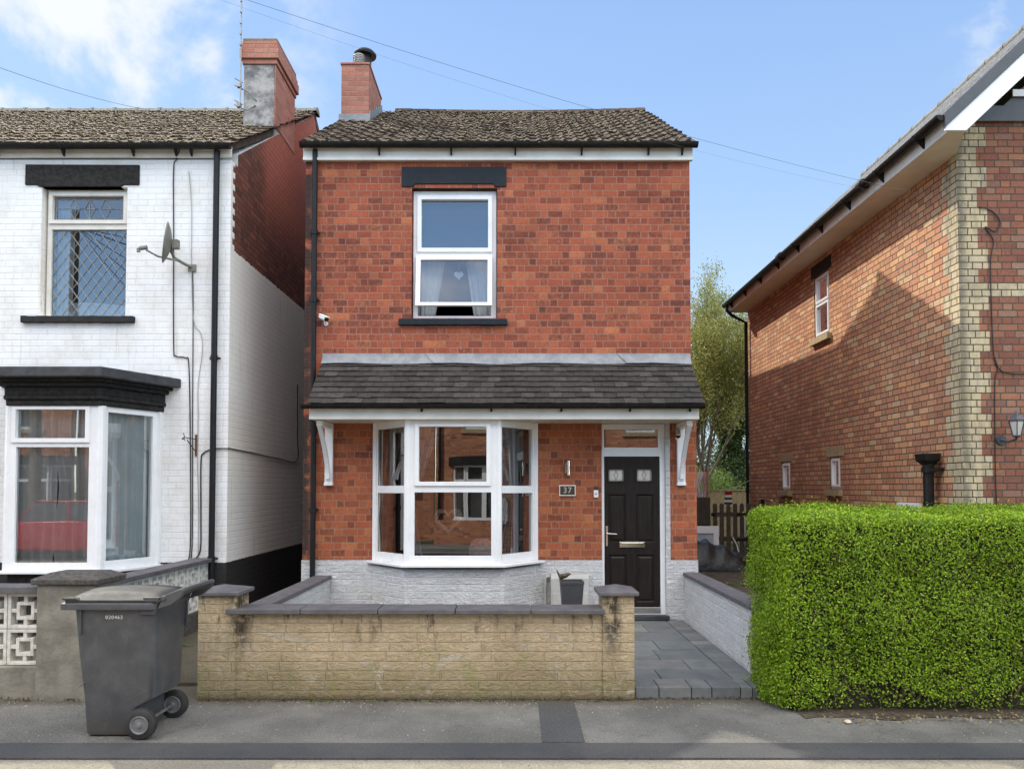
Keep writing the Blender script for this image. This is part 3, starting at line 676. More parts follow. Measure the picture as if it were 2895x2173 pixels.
cl = n.ma('ADD', n.ma('MULTIPLY', n.ma('MULTIPLY', front, n.sm(nz, .465, .585)), .92), n.ma('MULTIPLY', back, n.sm(nz, .25, .55)), clamp=True)
skyc = n.mix(1, sky.outputs[0], SKY_GAIN, 'MULTIPLY')
gr = n.ramp(n.sm(dz_, 0.0, .75), [(0,(.66,.82,.98)),(.45,(.42,.62,.93)),(1,(.27,.46,.85))])
gr = n.mix(1, gr, (6.5,6.5,6.5), 'MULTIPLY')
skyc = n.mix(n.sm(dy_, -.3, .3), skyc, n.mix(.9, skyc, gr))
hz = n.ma('MULTIPLY', n.ma('SUBTRACT', 1, n.sm(dz_, -.02, .55)), .35)
col = n.mix(cl, skyc, n.mix(back, CLOUD_F, BACK_FILL))
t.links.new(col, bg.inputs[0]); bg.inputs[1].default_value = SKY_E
scene.view_settings.view_transform = 'Standard'; scene.view_settings.look = 'None'; scene.view_settings.exposure = 0; scene.view_settings.gamma = 1
scene.cycles.max_bounces = 8; scene.cycles.transparent_max_bounces = 12; scene.cycles.use_denoising = True
scene.cycles.sample_clamp_indirect = 6

# ================================================================ ground
def sheet(name, mat, x0, x1, y0, y1, z, label=None, thick=.0):
    mb = MB()
    if thick: mb.box(x0, x1, y0, y1, z-thick, z)
    else: mb.quad((x0,y0,z),(x1,y0,z),(x1,y1,z),(x0,y1,z))
    o = mb.build(name, M[mat]); tag(o, label, None, None, 'structure'); return o
sheet('ground', 'grass_green', -400, 400, -400, 600, -.09)
sheet('road', 'road_chippings', -60, 60, -2.6, 4.855, -.012)
sheet('kerb_strip', 'tarmac_band', -60, 60, 4.86, 5.14, .0, thick=.12)
sheet('pavement', 'tarmac_path', -60, 60, 5.145, 6.6, .0, thick=.12)
sheet('pavement_patch', 'tarmac_patch', AX(1165,5.7), AX(1250,5.6), 5.147, 6.16, .004)
sheet('opposite_pavement', 'tarmac_path', -60, 60, -4.2, -2.61, .10, thick=.25)
sheet('front_yard', 'concrete_path', -20, 1.0, 6.605, 9.4, .03, thick=.1)
sheet('passage_path', 'concrete_path', -3.74, -2.69, 9.402, 30, .03, thick=.1)
sheet('side_yard', 'soil', 2.32, 5.03, 6.75, 32, .40, thick=.5)
sheet('back_garden', 'grass_green', 5.035, 30, 16.5, 90, .38, thick=.4)
# slab path to the door
mb = MB(); rnd = random.Random(3)
ys = [6.50, 6.86, 7.26, 7.70, 8.15, 8.62, 9.08, 9.38]
for i in range(len(ys)-1):
    cuts = [1.0, 1.0 + [.28,.62,.42,.5,.16,.55,.4][i], 1.90]
    for a, b in zip(cuts, cuts[1:]): mb.box(a+.004, b-.004, ys[i]+.004, ys[i+1]-.004, .03, .085 + rnd.uniform(-.002, .002))
for i in range(14):
    a = 6.50 + i*.206; mb.box(1.905, 2.12, a+.003, a+.203, .03, .088+rnd.uniform(-.002,.002))
xx = 1.0
for L in (.20,.27,.17,.24,.10,.14): 
    mb.box(xx+.004, xx+L-.004, 6.22, 6.495, .0, .09+rnd.uniform(-.002,.002)); xx += L
o = mb.build('slab_path', M['paving'], None, bevel=.003); tag(o, kind='structure')
mb = MB(); mb.box(1.0, 2.14, 6.25, 9.4, .002, .052); o = mb.build('path_bedding', M['concrete_old']); tag(o, kind='structure')

# ================================================================ HOUSE 37
D0 = 9.41
def FX(px, py=800, D=D0): return AX(px, D, py)
def FZ(py, D=D0): return AZ(py, D)
H = thing('brick_house', 'detached red brick house with black door, white bay and lean-to canopy', 'house', (-.2, D0, 0))
XL, XR, XRG = -2.69, 2.25, 2.31
ZE = FZ(345); ZT = FZ(908)                    # top of the visible brick, soffit level
wx0, wx1, wz0, wz1 = FX(889,550), FX(1074,550), FZ(687), FZ(406)
dx0, dx1, dz0, dz1 = FX(1300,1100), FX(1438,1100), .09, FZ(914)
bx0, bx1, bz0, bz1 = FX(808,1100), FX(1160,1100), FZ(1211), ZT
zc = FZ(760)
mb = MB()
mb.panel(XL, XR, ZT+.0, ZE, [(wx0, wx1, wz0, wz1)], D0, D0+.22)
mb.panel(XL, XRG, .84, ZT-.0005, [(bx0, bx1, .84, ZT), (dx0, dx1, .5, dz1)], D0, D0+.22)
mb.v  # lower wall
def gable(mb, x0, x1, z_e=ZE):
    mb.prism([(D0+.221, .0), (D0+.221, z_e+.14), (12.79, z_e+2.27), (14.0, 7.45), (22.0, 7.45), (22.0, 0)], x0, x1, 'x')
gable(mb, XL, XL+.2); gable(mb, XR-.2, XR)
mb.box(XL+.2, XR-.2, 21.8, 22.0, 0, 7.4)
mb.build('wall', M['brick_red'], H)
mb = MB(); mb.panel(XL-.008, XRG+.008, 0, .838, [(dx0, dx1, -.1, .9)], D0-.012, D0+.22)
for sgn, xa in ((0, dx1), ): mb.box(dx1-.001, dx1+.055, D0-.016, D0+.1, .09, dz1)
mb.build('plinth', M['rockface_white'], H)
mb = MB()   # inside of the rooms
mb.box(XL+.25, XR-.25, 13.2, 13.25, .1, 5.6); mb.box(XL+.2, XR-.2, D0+.24, 13.2, 2.72, 2.9); mb.box(XL+.2, XR-.2, D0+.24, 13.2, .1, .16); mb.box(XL+.2, XR-.2, D0+.24, 13.2, 5.45, 5.5)
mb.box(.95, 1.0, D0+.24, 13.2, .16, 2.72)
mb.build('interior_wall', M['interior'], H)
# roof
yeR, zeR, yrR, zrR = D0-.125, FZ(309, D0-.125), 12.79, AZ(241, 12.79)
roof = wavy_roof('roof', M['roof_tile'], H, XL-.03, XR+.06, yeR, zeR, yrR, zrR, 13, .155, .026, .030, 11, sag=.05)
moss_mesh(roof, M['moss'], XL, XR+.03, yeR, zeR, yrR, zrR, 13, 2600, 21, (.006,.018), .045)
mb = MB()
mb.hexa([(XL,yeR+.10,zeR-.04),(XR,yeR+.10,zeR-.04),(XR,yrR,zrR-.16),(XL,yrR,zrR-.16),(XL,yeR+.10,zeR+.03),(XR,yeR+.10,zeR+.03),(XR,yrR,zrR-.04),(XL,yrR,zrR-.04)])
mb.hexa([(XL,yrR,zrR-.16),(XR,yrR,zrR-.16),(XR+.05,14.1,7.45),(XL,14.1,7.45),(XL,yrR+.001,zrR-.04),(XR,yrR+.001,zrR-.04),(XR+.05,14.1,7.62),(XL,14.1,7.62)])
mb.hexa([(XL,14.1,7.45),(XR+.05,14.1,7.45),(XR+.05,22.1,7.35),(XL,22.1,7.35),(XL,14.101,7.6),(XR+.05,14.101,7.6),(XR+.05,22.1,7.9),(XL,22.1,7.9)])
mb.build('rear_roof', M['roof_tile'], roof)
mb = MB(); rnd = random.Random(5); x = XL+.6
while x < XR+.02:
    sgz = -.05*math.sin(math.pi*(x-XL)/(XR-XL))
    mb.prism([(yrR-.10, zrR-.02+sgz), (yrR-.06, zrR+.045+sgz), (yrR, zrR+.065+sgz), (yrR+.06, zrR+.045+sgz), (yrR+.1, zrR-.02+sgz)], x, min(x+.295, XR+.03), 'x'); x += .3
mb.build('ridge', M['roof_tile'], roof, bevel=.006)
mb = MB(); mb.box(XL-.02, XR+.03, D0-.06, D0-.002, FZ(346, D0-.05), FZ(320, D0-.1)+.03)
mb.box(XL-.02, XR+.03, D0-.075, D0-.061, FZ(346,D0-.05)-.008, FZ(346,D0-.05)+.03)
mb.build('fascia', M['fascia_white'], H, bevel=.004)
gz = FZ(308, D0-.14)-.005
gut = gutter_mb(XL-.035, XR+.07, D0-.135, gz, .058).build('gutter', M['gutter_black'], H, smooth=40)
for px in (822, 976, 1113, 1255, 1398, 1470): gutter_bracket(gut, FX(px, 320), D0-.135, gz, .058)
def pipe(name, parent, x, y, z0, z1, r, clips, mat='black_plastic', top=None, n=14):
    mb = MB(); pts = ([top] if top else []) + [(x, y, z1), (x, y, z0)]
    mb.tube([(x, y, z1), (x, y, z0)], r, n)
    if top: mb.tube([top, (top[0], top[1], top[2]-.04), (x, y, z1-.0)], r, n)
    for z in clips:
        mb.tube([(x, y, z+.03), (x, y, z-.03)], r+.009, n); mb.box(x-r-.03, x+r+.03, y+r*.5, y+r*.5+.02, z-.012, z+.012)
    return mb.build(name, M[mat], parent, smooth=40)
pipe('downpipe', H, FX(682, 500), D0-.06, 2.5, gz-.05, .034, [FZ(505), FZ(650)])
pipe('downpipe', H, FX(679, 1080), D0-.06, .1, FZ(915), .034, [FZ(930), FZ(1100)])
# chimney
cx0, cx1 = AX(737, 11.4, 200), AX(797, 11.4, 200)
ct_z = AZ(140, 11.4)
CH = MB()
CH.box(cx0, cx1, 11.4, 12.45, AZ(275, 11.4)-.3, ct_z)
CH.box(cx0-.015, cx1+.015, 11.385, 12.465, ct_z, ct_z+.035)
chim = CH.build('chimney', M['brick_stack'], H, bevel=.01)
mb = MB()
FB = AZ(281,11.36)+.10; zf = FB+.16; mb.box(cx0-.03, cx1+.03, 11.36, 11.395, FB-.1, zf)
for i in range(6):
    ya = 11.4 + i*.175; mb.prism([(ya, FB+ i*.112+.02), (ya+.175, FB+ i*.112+.10), (ya+.175, FB+ i*.112+.30), (ya, FB+ i*.112+.22)], cx1+.004, cx1+.02, 'x')
mb.hexa([(cx1+.0,11.36,FB-.1),(cx1+.13,11.36,FB-.1),(cx1+.13,12.45,FB+.60),(cx1,12.45,FB+.60),(cx1,11.36,FB-.02),(cx1+.13,11.36,FB-.03),(cx1+.13,12.45,FB+.66),(cx1,12.45,FB+.67)])
mb.build('flashing', M['lead_grey'], chim, bevel=.006)
cp = Vector((AX(776, 11.5, 125), 11.5, ct_z+.03))
mb = MB(); mb.lathe([(.085,0),(.085,.17),(.07,.18)], cp, 18)
for i in range(5): mb.lathe([(.09,.03+i*.028),(.096,.035+i*.028),(.09,.045+i*.028)], cp, 18)
mb.build('flue_vent', M['galv_grey'], chim, smooth=40)
cp2 = Vector((AX(789, 11.75, 120), 11.75, AZ(110,11.75)-.31))
mb = MB(); mb.lathe([(.10,-.15),(.10,.12),(.10,.22)], cp2, 18); mb.lathe([(.05,.20),(.175,.215),(.18,.24),(.14,.285),(.04,.31)], cp2, 24)
mb.build('cowl', M['black_plastic'], chim, smooth=50)
# first floor window
W1 = MB(); gy = D0+.075
top = (FX(909,480), FX(1054,480), FZ(532), FZ(427)); bot = (FX(908,600), FX(1053,600), FZ(655), FZ(560))
W1.panel(wx0+.012, wx1-.012, wz0+.005, wz1-.012, [top, (bot[0]-.04, bot[1]+.04, FZ(679), bot[3]+.03)], gy, gy+.07)
W1.panel(top[0]-.055, top[1]+.055, top[2]-.055, top[3]+.055, [top], gy-.022, gy-.001)
win = W1.build('window', M['upvc_white'], H, bevel=.004); tag(win, 'upstairs window with a blind and the lower sash pushed open')
mb = MB(); a = R(6.5)                           # lower sash swung out from its top edge
piv = Vector((0, gy-.022, bot[3]+.06)); mb.M = Matrix.Translation(piv) @ Matrix.Rotation(-a, 4, 'X') @ Matrix.Translation(-piv)
mb.panel(bot[0]-.06, bot[1]+.06, bot[2]-.045, bot[3]+.06, [bot], gy-.045, gy-.002); mb.build('sash', M['upvc_white'], win, bevel=.004)
mb = MB(); pane_mb(mb, [top], gy+.03); mb.build('pane', M['glass_upper'], win)
mb = MB(); mb.M = Matrix.Translation(piv) @ Matrix.Rotation(-a, 4, 'X') @ Matrix.Translation(-piv); pane_mb(mb, [bot], gy-.02); mb.build('pane', M['glass_upper'], win)
def shaped(mb, x0, x1, y0, y1, z0, z1, n, amp, rnd):
    k = 24; t_ = [(x0+(x1-x0)*i/k, z1+rnd.uniform(-amp,amp)) for i in range(k+1)]; b_ = [(x1-(x1-x0)*i/k, z0+rnd.uniform(-amp,amp)) for i in range(k+1)]
    mb.prism([(p[0], p[1]) for p in t_+b_], y0, y1, 'y')
rnd = random.Random(8)
mb = MB(); mb.prism([(FX(868,380), FZ(404)), (FX(892,400), FZ(404)), (FX(897,400), FZ(398)), (FX(1065,400), FZ(398)), (FX(1070,400), FZ(404)), (FX(1094,380), FZ(404)), (FX(1094,380), FZ(361)), (FX(868,380), FZ(361))], D0-.015, D0+.1, 'y')
mb.build('lintel', M['lintel_slate'], win, bevel=.006)
mb = MB(); mb.box(FX(893,400), FX(1068,400), D0+.005, D0+.07, FZ(407), FZ(398)+.01); mb.build('bead', M['timber_black'], win)
mb = MB(); shaped(mb, FX(862,695), FX(1096,695), D0-.055, D0+.06, FZ(701, D0-.05), FZ(688, D0-.05), 20, .003, rnd); mb.build('sill', M['lintel_slate'], win, bevel=.005)
# blind, nets and heart behind the upstairs glass
mb = MB(); mb.grid(lambda u, v: (top[0]-.06+u*(top[1]-top[0]+.12), gy+.13+.003*math.sin(v*60), top[2]-.05+v*(top[3]-top[2]+.14)), 8, 60)
tag(mb.build('roller_blind', M['blind_blue']), 'pale blue blind pulled down behind the upper pane of the upstairs window', 'blind')
bw_ = bot[1]-bot[0]
c1 = curtain('curtain', M['curtain_white'], None, lambda v: bot[0]-.05, lambda v: bot[0]+bw_*(.20+.14*v), bot[2]-.1, bot[3]+.05, gy+.16, 4, .015, 1)
tag(c1, 'white curtain drawn to the left side of the upstairs window with the blind', 'curtain', 'curtains in the upstairs window')
c1 = curtain('curtain', M['curtain_white'], None, lambda v: bot[1]-bw_*(.22+.12*v), lambda v: bot[1]+.05, bot[2]-.1, bot[3]+.05, gy+.16, 4, .015, 2)
tag(c1, 'white curtain drawn to the right side of the upstairs window with the blind', 'curtain', 'curtains in the upstairs window')
def heart_pts(cx, cz, s, k=28):
    return [(cx+s*.0625*16*math.sin(a)**3, cz+s*.0625*(13*math.cos(a)-5*math.cos(2*a)-2*math.cos(3*a)-math.cos(4*a))) for a in [2*math.pi*i/k for i in range(k)]]
hx, hz = FX(989, 585), FZ(586)
ht = thing('hanging_heart', 'white heart ornament hanging on a string in the upstairs window', 'ornament', (hx, gy+.10, hz))
mb = MB(); mb.prism(heart_pts(hx, hz, .062), gy+.09, gy+.105, 'y'); mb.build('heart', M['curtain_white'], ht, bevel=.004)
mb = MB(); mb.tube([(hx, gy+.097, hz+.03), (hx, gy+.097, bot[3]+.03)], .003, 5); mb.build('string', M['curtain_white'], ht)

# ---------------------------------------------------------------- lean-to canopy over bay and door
CXL, CXR = AX(697, D0, 770), AX(1491, D0, 770)
yF, zF = 8.72, AZ(871, 8.72); zTp = FZ(781)
can = MB(); can.hexa([(CXL+.02,yF+.03,zF-.05),(CXR-.02,yF+.03,zF-.05),(CXR-.02,D0,zTp-.06),(CXL+.02,D0,zTp-.06),(CXL+.02,yF+.03,zF-.015),(CXR-.02,yF+.03,zF-.015),(CXR-.02,D0,zTp-.02),(CXL+.02,D0,zTp-.02)])
canopy = can.build('canopy', M['slate_canopy'], H)
mb = MB(); rows = 8; L = math.hypot(D0-yF, zTp-zF); ddy, ddz = (D0-yF)/L, (zTp-zF)/L; rnd = random.Random(12); sw = .163
for i in range(rows):
    x = CXL - (sw*.5 if i % 2 else 0) + rnd.uniform(-.01,.01)
    while x < CXR:
        a, b = max(x+.002, CXL), min(x+sw-.002, CXR); x += sw
        if b-a < .03: continue
        s0 = i*L/rows + rnd.uniform(-.006,.004) - .012; s1 = (i+1)*L/rows+.02; h0 = .020+rnd.uniform(-.002,.005); h1 = .002; th = .013
        if i == 5 and rnd.random() < .0: continue
        def P(x_, s_, h_): return (x_, yF+ddy*s_-ddz*h_, zF+ddz*s_+ddy*h_)
        t1 = rnd.uniform(-.0015,.0015)
        mb.hexa([P(a,s0,h0-th),P(b,s0,h0-th+t1),P(b,s1,h1-.006),P(a,s1,h1-.006),P(a,s0,h0),P(b,s0,h0+t1),P(b,s1,h1),P(a,s1,h1)])
mb.build('slates', M['slate_canopy'], canopy)
mb = MB()                                      # lead apron, lifting a little along its edge
def fl(u, v):
    x = CXL + .0 + u*(CXR-CXL); z = FZ(763) - v*(FZ(763)-zTp+.035) ; y = D0-.006 - v**1.6*.075 - .006*math.sin(u*37)*v
    return (x, y, z + .008*math.sin(u*23)*v)
mb.grid(fl, 90, 6)
for px in (930, 1345):
    cxl = AX(px, D0, 770); mb.grid(lambda u, v: (cxl+.15*(u-.5)+.12*v, D0-.012-v**1.6*.078, FZ(763)-v*(FZ(763)-zTp+.03)), 3, 5)
mb.build('flashing', M['lead_grey'], canopy, smooth=50)
zs = AZ(905, 8.8); X0f, X1f = AX(668, 8.78, 890), AX(1510, 8.78, 890)
mb = MB(); mb.box(X0f, X1f, 8.775, 8.80, zs, AZ(882, 8.78)); mb.box(X0f, X1f, 8.765, 8.774, zs-.004, zs+.022); mb.box(X0f, X0f+.02, 8.80, D0-.01, zs, zs+.14); mb.box(X1f-.02, X1f, 8.80, D0-.01, zs, zs+.14)
mb.build('fascia', M['fascia_white'], canopy, bevel=.003)
mb = MB(); k = int((D0-8.80)/.1)
xq = X0f+.02
while xq < X1f-.02:
    b = min(xq+.098, X1f-.02); mb.box(xq, b-.004, 8.802, D0-.002, zs+.004, zs+.016); xq += .1
mb.box(X0f+.02, X1f-.02, 8.802, D0-.002, zs+.017, zs+.025)
mb.build('soffit', M['soffit_cream'], canopy)
g2 = gutter_mb(AX(651,8.7,878), AX(1521,8.7,878), 8.705, AZ(876,8.705)+.015, .05).build('gutter', M['gutter_black'], canopy, smooth=40)
# brackets are sub-parts of the gutter's canopy: they stay parts of the house canopy level
for px in (910, 1061, 1213, 1362, 1492):
    x = AX(px, 8.72, 880); mb = MB(); mb.prism([(8.745, AZ(873,8.7)), (8.745, AZ(884,8.7)-.02), (8.772, AZ(884,8.7)-.02), (8.772, AZ(873,8.7))], x-.012, x+.012, 'x'); mb.build('gutter_bracket', M['black_plastic'], canopy, bevel=.002)
def gallows(xc):
    mb = MB(); zb = FZ(1048)
    mb.box(xc-.05, xc+.05, D0-.05, D0-.001, zb, zs-.002); mb.box(xc-.055, xc+.055, D0-.062, D0-.0, zb-.0, zb+.035)
    mb.box(xc-.035, xc+.035, 8.90, D0-.051, zs-.07, zs-.002)
    pts = []; k = 10
    for i in range(k+1):
        a = i/k; y = D0-.055 - (D0-.055-8.93)*(a**1.7); z = zb+.08 + (zs-.07-zb-.08)*a; pts.append((y, z))
    poly = pts + [(y-.035-.02*math.sin(math.pi*i/k), z-.03) for i, (y, z) in reversed(list(enumerate(pts)))]
    for i in range(k):
        (y0, z0), (y1, z1) = pts[i], pts[i+1]
        mb.hexa([(xc-.026,y0-.045,z0),(xc+.026,y0-.045,z0),(xc+.026,y0,z0),(xc-.026,y0,z0),(xc-.026,y1-.045,z1),(xc+.026,y1-.045,z1),(xc+.026,y1,z1),(xc-.026,y1,z1)])
    return mb.build('bracket', M['upvc_white'], H, bevel=.002)
gallows(AX(712, D0, 980)); gallows(AX(1470, D0, 980))

# ---------------------------------------------------------------- bay window
yB = 8.86; PL, PR = AX(879, yB, 1060), AX(1077, yB, 1060)
bayb = MB(); q = .05
base = [(bx0-.02, D0-.013), (AX(872,yB,1250), yB+.03), (AX(1090,yB,1250), yB+.03), (bx1+.02, D0-.013)]
bayb.prism(base, .02, bz0-.05, 'z'); bay = bayb.build('bay_base', M['rockface_white'], H)
zb0, zb1 = AZ(1218, yB), zs+.004
BW = MB()
cor = [(bx0, D0), (PL, yB), (PR, yB), (bx1, D0)]
zt_, zbm = AZ(1043, yB), AZ(1062, yB)
panes = MB(); wn = []
def place(p, q_):
    d = Vector((q_[0]-p[0], q_[1]-p[1], 0)); L_ = d.length; a_ = math.atan2(d.y, d.x); return Matrix.Translation((p[0], p[1], 0)) @ Matrix.Rotation(a_, 4, 'Z'), L_
for i in range(3):
    Mx, L_ = place(cor[i], cor[i+1]); BW.M = Mx; panes.M = Mx
    if i == 1:
        lt = [(AX(905,yB,980)-PL, AX(1051,yB,980)-PL, AZ(1040,yB), AZ(921,yB)), (AX(895,yB,1130)-PL, AX(1061,yB,1130)-PL, AZ(1200,yB), AZ(1063,yB))]
        BW.panel(.03, L_-.03, zb0, zb1, lt, -.001, .07); a,b,c,d = lt[0]; BW.panel(a-.05, b+.05, c-.05, d+.035, [lt[0]], -.022, -.0015)
    else:
        lo, hi = (.085, L_-.055) if i == 0 else (.055, L_-.085)
        lt = [(lo, hi, zt_-.03, AZ(917,yB)-.02), (lo, hi, AZ(1198,yB), zbm-.015)]
        BW.panel(.03, L_-.03, zb0, zb1, lt, -.001, .07)
    pane_mb(panes, lt, .03)
BW.M = None
for p in cor[1:3]: BW.lathe([(.042, zb0), (.042, zb1)], (p[0], p[1]+.028, 0), 8)
for p, s_ in ((cor[0], 1), (cor[3], -1)): BW.box(p[0]-.012, p[0]+.035*s_ if s_>0 else p[0]+.012, D0-.05, D0-.002, zb0, zb1) if s_>0 else BW.box(p[0]-.035, p[0]+.012, D0-.05, D0-.002, zb0, zb1)
bw = BW.build('bay_window', M['upvc_white'], H, bevel=.004)
panes.build('pane', M['glass_bay'], bw)
mb = MB(); mb.prism([(AX(790,D0,1211), D0-.001), (AX(868,yB,1215), yB-.06), (AX(1092,yB,1215), yB-.06), (AX(1178,D0,1211), D0-.001)], zb0-.035, zb0-.001, 'z')
mb.build('sill', M['upvc_white'], bw, bevel=.006)
mb = MB(); mb.prism([(bx0+.03, D0+.21), (PL+.06, yB+.1), (PR-.06, yB+.1), (bx1-.03, D0+.21)], zb0-.03, zb0+.002, 'z'); mb.build('inner_board', M['upvc_white'], bw); mb = MB(); mb.prism([(bx0+.01, D0+.2), (PL+.03, yB+.075), (PR-.03, yB+.075), (bx1-.01, D0+.2)], zb1-.004, zb1+.03, 'z'); mb.build('inner_board', M['upvc_white'], bw)
# curtains tied back in the bay
def tied(x_out, x_in, z0, z1, y, sgn, mat, lab, seed, tie=.42):
    def inner(v):
        t_ = abs(v-tie); return x_out + (x_in-x_out)*(.18 + .82*min(1, t_/(1-tie))**.8 if v > tie else .18+.35*min(1, t_/tie)**.7)
    c = curtain('curtain', M[mat], None, (lambda v: x_out) if sgn > 0 else inner, inner if sgn > 0 else (lambda v: x_out), z0, z1, y, 5, .022, seed, 26)
    tag(c, lab, 'curtain', 'curtains tied back in the bay of the black-door house')
tied(PL-.06, PL+.36, zb0+.02, zb1-.02, yB+.30, 1, 'curtain_grey', 'left grey curtain tied back behind the middle panes, beside the wicker heart', 3)
tied(PR+.20, PR-.20, zb0+.02, zb1-.02, yB+.34, -1, 'curtain_grey', 'right grey curtain tied back in the bay beside the black door', 4)
tied(bx0+.06, bx0+.44, zb0+.02, zb1-.02, yB+.50, 1, 'curtain_taupe', 'brown curtain in the far left pane of the bay beside the black door', 5, .3)
# wicker heart and ornaments on the window board
wc = (AX(968, yB+.10, 1125), yB+.11, AZ(1122, yB+.13))
wr = MB(); rnd = random.Random(4)
for s_ in range(46):
    pts = []; ph = rnd.uniform(0, 6.28); a0 = rnd.uniform(0, 6.28); rr_ = rnd.uniform(.008,.034); tw_ = rnd.choice((2,3,-2,-3))
    for i in range(27):
        a = a0 + 2*math.pi*i/26*.75
        hxp = .0625*16*math.sin(a)**3; hzp = .0625*(13*math.cos(a)-5*math.cos(2*a)-2*math.cos(3*a)-math.cos(4*a))
        k_ = .145 + rr_*math.cos(tw_*a+ph); pts.append((wc[0]+hxp*k_, wc[1]+.018*math.sin(tw_*a+ph), wc[2]+hzp*k_))
    wr.tube(pts, .0042, 4)
tag(wr.build('wicker_heart', M['wicker'], smooth=80), 'pale wicker heart wreath hanging in the middle pane of the bay beside the black door', 'wreath')
cu_ = MB(); cu_.grid(lambda u, v: (AX(1040,9.3,1180)+.16*math.cos(2*math.pi*u)*math.sin(math.pi*v)**.6, 9.32+.07*math.sin(2*math.pi*u)*math.sin(math.pi*v)**.6, zb0+.12-.16*math.cos(math.pi*v)), 20, 12)
tag(cu_.build('cushion', M['cloth_pink'], smooth=80), 'pink patterned cushion inside the bay window, behind its lower right corner', 'cushion')

# ---------------------------------------------------------------- door
DY = D0+.055
DF = MB(); lx0, lx1, lz0, lz1 = FX(1307,1150), FX(1426,1150), FZ(1313), FZ(986)
tl = (FX(1305,940)+.0, FX(1422,940), FZ(966), FZ(926))
DF.panel(dx0+.002, dx1-.004, .15, dz1-.004, [(lx0-.006, lx1+.006, .18, lz1+.006), tl], DY-.03, DY+.06)
DF.panel(tl[0]-.02, tl[1]+.02, tl[2]-.02, tl[3]+.02, [tl], DY-.042, DY-.031)
dfr = DF.build('door_frame', M['upvc_white'], H, bevel=.004)
mb = MB(); pane_mb(mb, [tl], DY); mb.build('pane', M['glass_bay'], dfr)
mb = MB(); mb.box(dx0-.02, dx1+.03, DY-.12, DY+.05, .092, .149); mb.build('threshold', M['lead_dark'], dfr, bevel=.005)
mb = MB(); mb.box(lx0-.004, lx1+.004, DY-.045, DY-.031, .175, lz0+.01); mb.build('weather_bar', M['chrome'], dfr, bevel=.002)
door = MB()
def dz(py): return FZ(py)
glz = [(FX(1316,1025), FX(1348,1025), dz(1038), dz(1013)), (FX(1377,1025), FX(1409,1025), dz(1038), dz(1013))]
pan = [(FX(1315,1120), FX(1353,1120), dz(1172), dz(1067)), (FX(1375,1120), FX(1414,1120), dz(1172), dz(1067)), (FX(1316,1250), FX(1355,1250), dz(1301), dz(1198)), (FX(1376,1250), FX(1415,1250), dz(1301), dz(1198))]
fy = DY-.012
door.panel(lx0, lx1, .182, lz1, glz+pan, fy, DY+.03)
for a,b,c,d in pan:                            # sunk moulding and raised field
    m1 = .016; m2 = .045
    def rect(i, y): return [(a+i,y,c+i),(b-i,y,c+i),(b-i,y,d-i),(a+i,y,d-i)]
    rs = [rect(0, fy), rect(m1, fy+.016), rect(m1+.006, fy+.016), rect(m2, fy+.001), rect(m2+.001, fy+.001)]
    vs = [p for r_ in rs for p in r_]; fs = [(k_*4+i, k_*4+(i+1)%4, k_*4+4+(i+1)%4, k_*4+4+i) for k_ in range(4) for i in range(4)] + [(16,17,18,19)]
    door.add(vs, fs)
for a,b,c,d in glz: door.panel(a-.018, b+.018, c-.018, d+.018, [(a,b,c,d)], fy-.010, fy-.001)
dr = door.build('door', M['door_composite'], H, bevel=.0025); tag(dr, 'black panelled front door with two small leaded panes')
for q_ in glz: mb = MB(); pane_mb(mb, [q_], fy+.012); mb.build('pane', M['frosted'], dr)
for a,b,c,d in glz:
    mb = MB(); m_, z_ = (a+b)/2, (c+d)/2; pts = [(m_, z_+.055), (m_+.028, z_), (m_, z_-.055), (m_-.028, z_)]
    for i in range(4):
        p, q_ = pts[i], pts[(i+1)%4]; mb.tube([(p[0], fy+.009, p[1]), (q_[0], fy+.009, q_[1])], .003, 4)
    for x in (a+.014, b-.014): mb.tube([(x, fy+.009, c), (x, fy+.009, d)], .0022, 4)
    for z in (c+.014, d-.014): mb.tube([(a, fy+.009, z), (b, fy+.009, z)], .0022, 4)
    mb.build('lead_strip', M['steel_dull'], dr)
mb = MB(); mb.box(FX(1339,1177), FX(1394,1177), fy-.016, fy-.001, dz(1182), dz(1170)); mb.box(FX(1343,1177), FX(1390,1177), fy-.024, fy-.0165, dz(1180.5), dz(1172)); mb.build('letterbox', M['chrome'], dr, bevel=.003)
hx_ = FX(1311.5,1155)
mb = MB(); mb.box(hx_-.013, hx_+.013, fy-.014, fy-.001, dz(1179), dz(1136)); mb.tube([(hx_, fy-.014, dz(1152)), (hx_, fy-.05, dz(1152)), (hx_+.02, fy-.056, dz(1152)), (hx_+.125, fy-.05, dz(1153))], [.011,.011,.011,.008], 10)
mb.build('handle', M['chrome'], dr, smooth=40, bevel=.002)

# ---------------------------------------------------------------- small things on the front wall
lx = FX(1227,1010)
L1 = thing('wall_light', 'slim brushed metal wall light above the 37 house number plaque', 'wall light', (lx, D0, FZ(1027)))
mb = MB(); mb.tube([(lx, D0-.055, FZ(1026)), (lx, D0-.055, FZ(1012))], .024, 16); mb.tube([(lx, D0-.055, FZ(1007)), (lx, D0-.055, FZ(995))], .024, 16); mb.tube([(lx, D0-.055, FZ(1012)), (lx, D0-.055, FZ(1007))], .02, 16); mb.build('lamp_body', M['chrome'], L1, smooth=40)
mb = MB(); mb.box(lx-.04, lx-.012, D0-.04, D0-.001, FZ(1022), FZ(1000)); mb.build('back_plate', M['steel_dull'], L1, bevel=.003)
px0, px1, pz0, pz1 = FX(1207.5,1059), FX(1243.5,1059), FZ(1070.5), FZ(1047)
PQ = thing('number_plaque', 'brown plaque with cream border and the number 37, left of the doorbell', 'house number', (FX(1225,1059), D0, pz0))
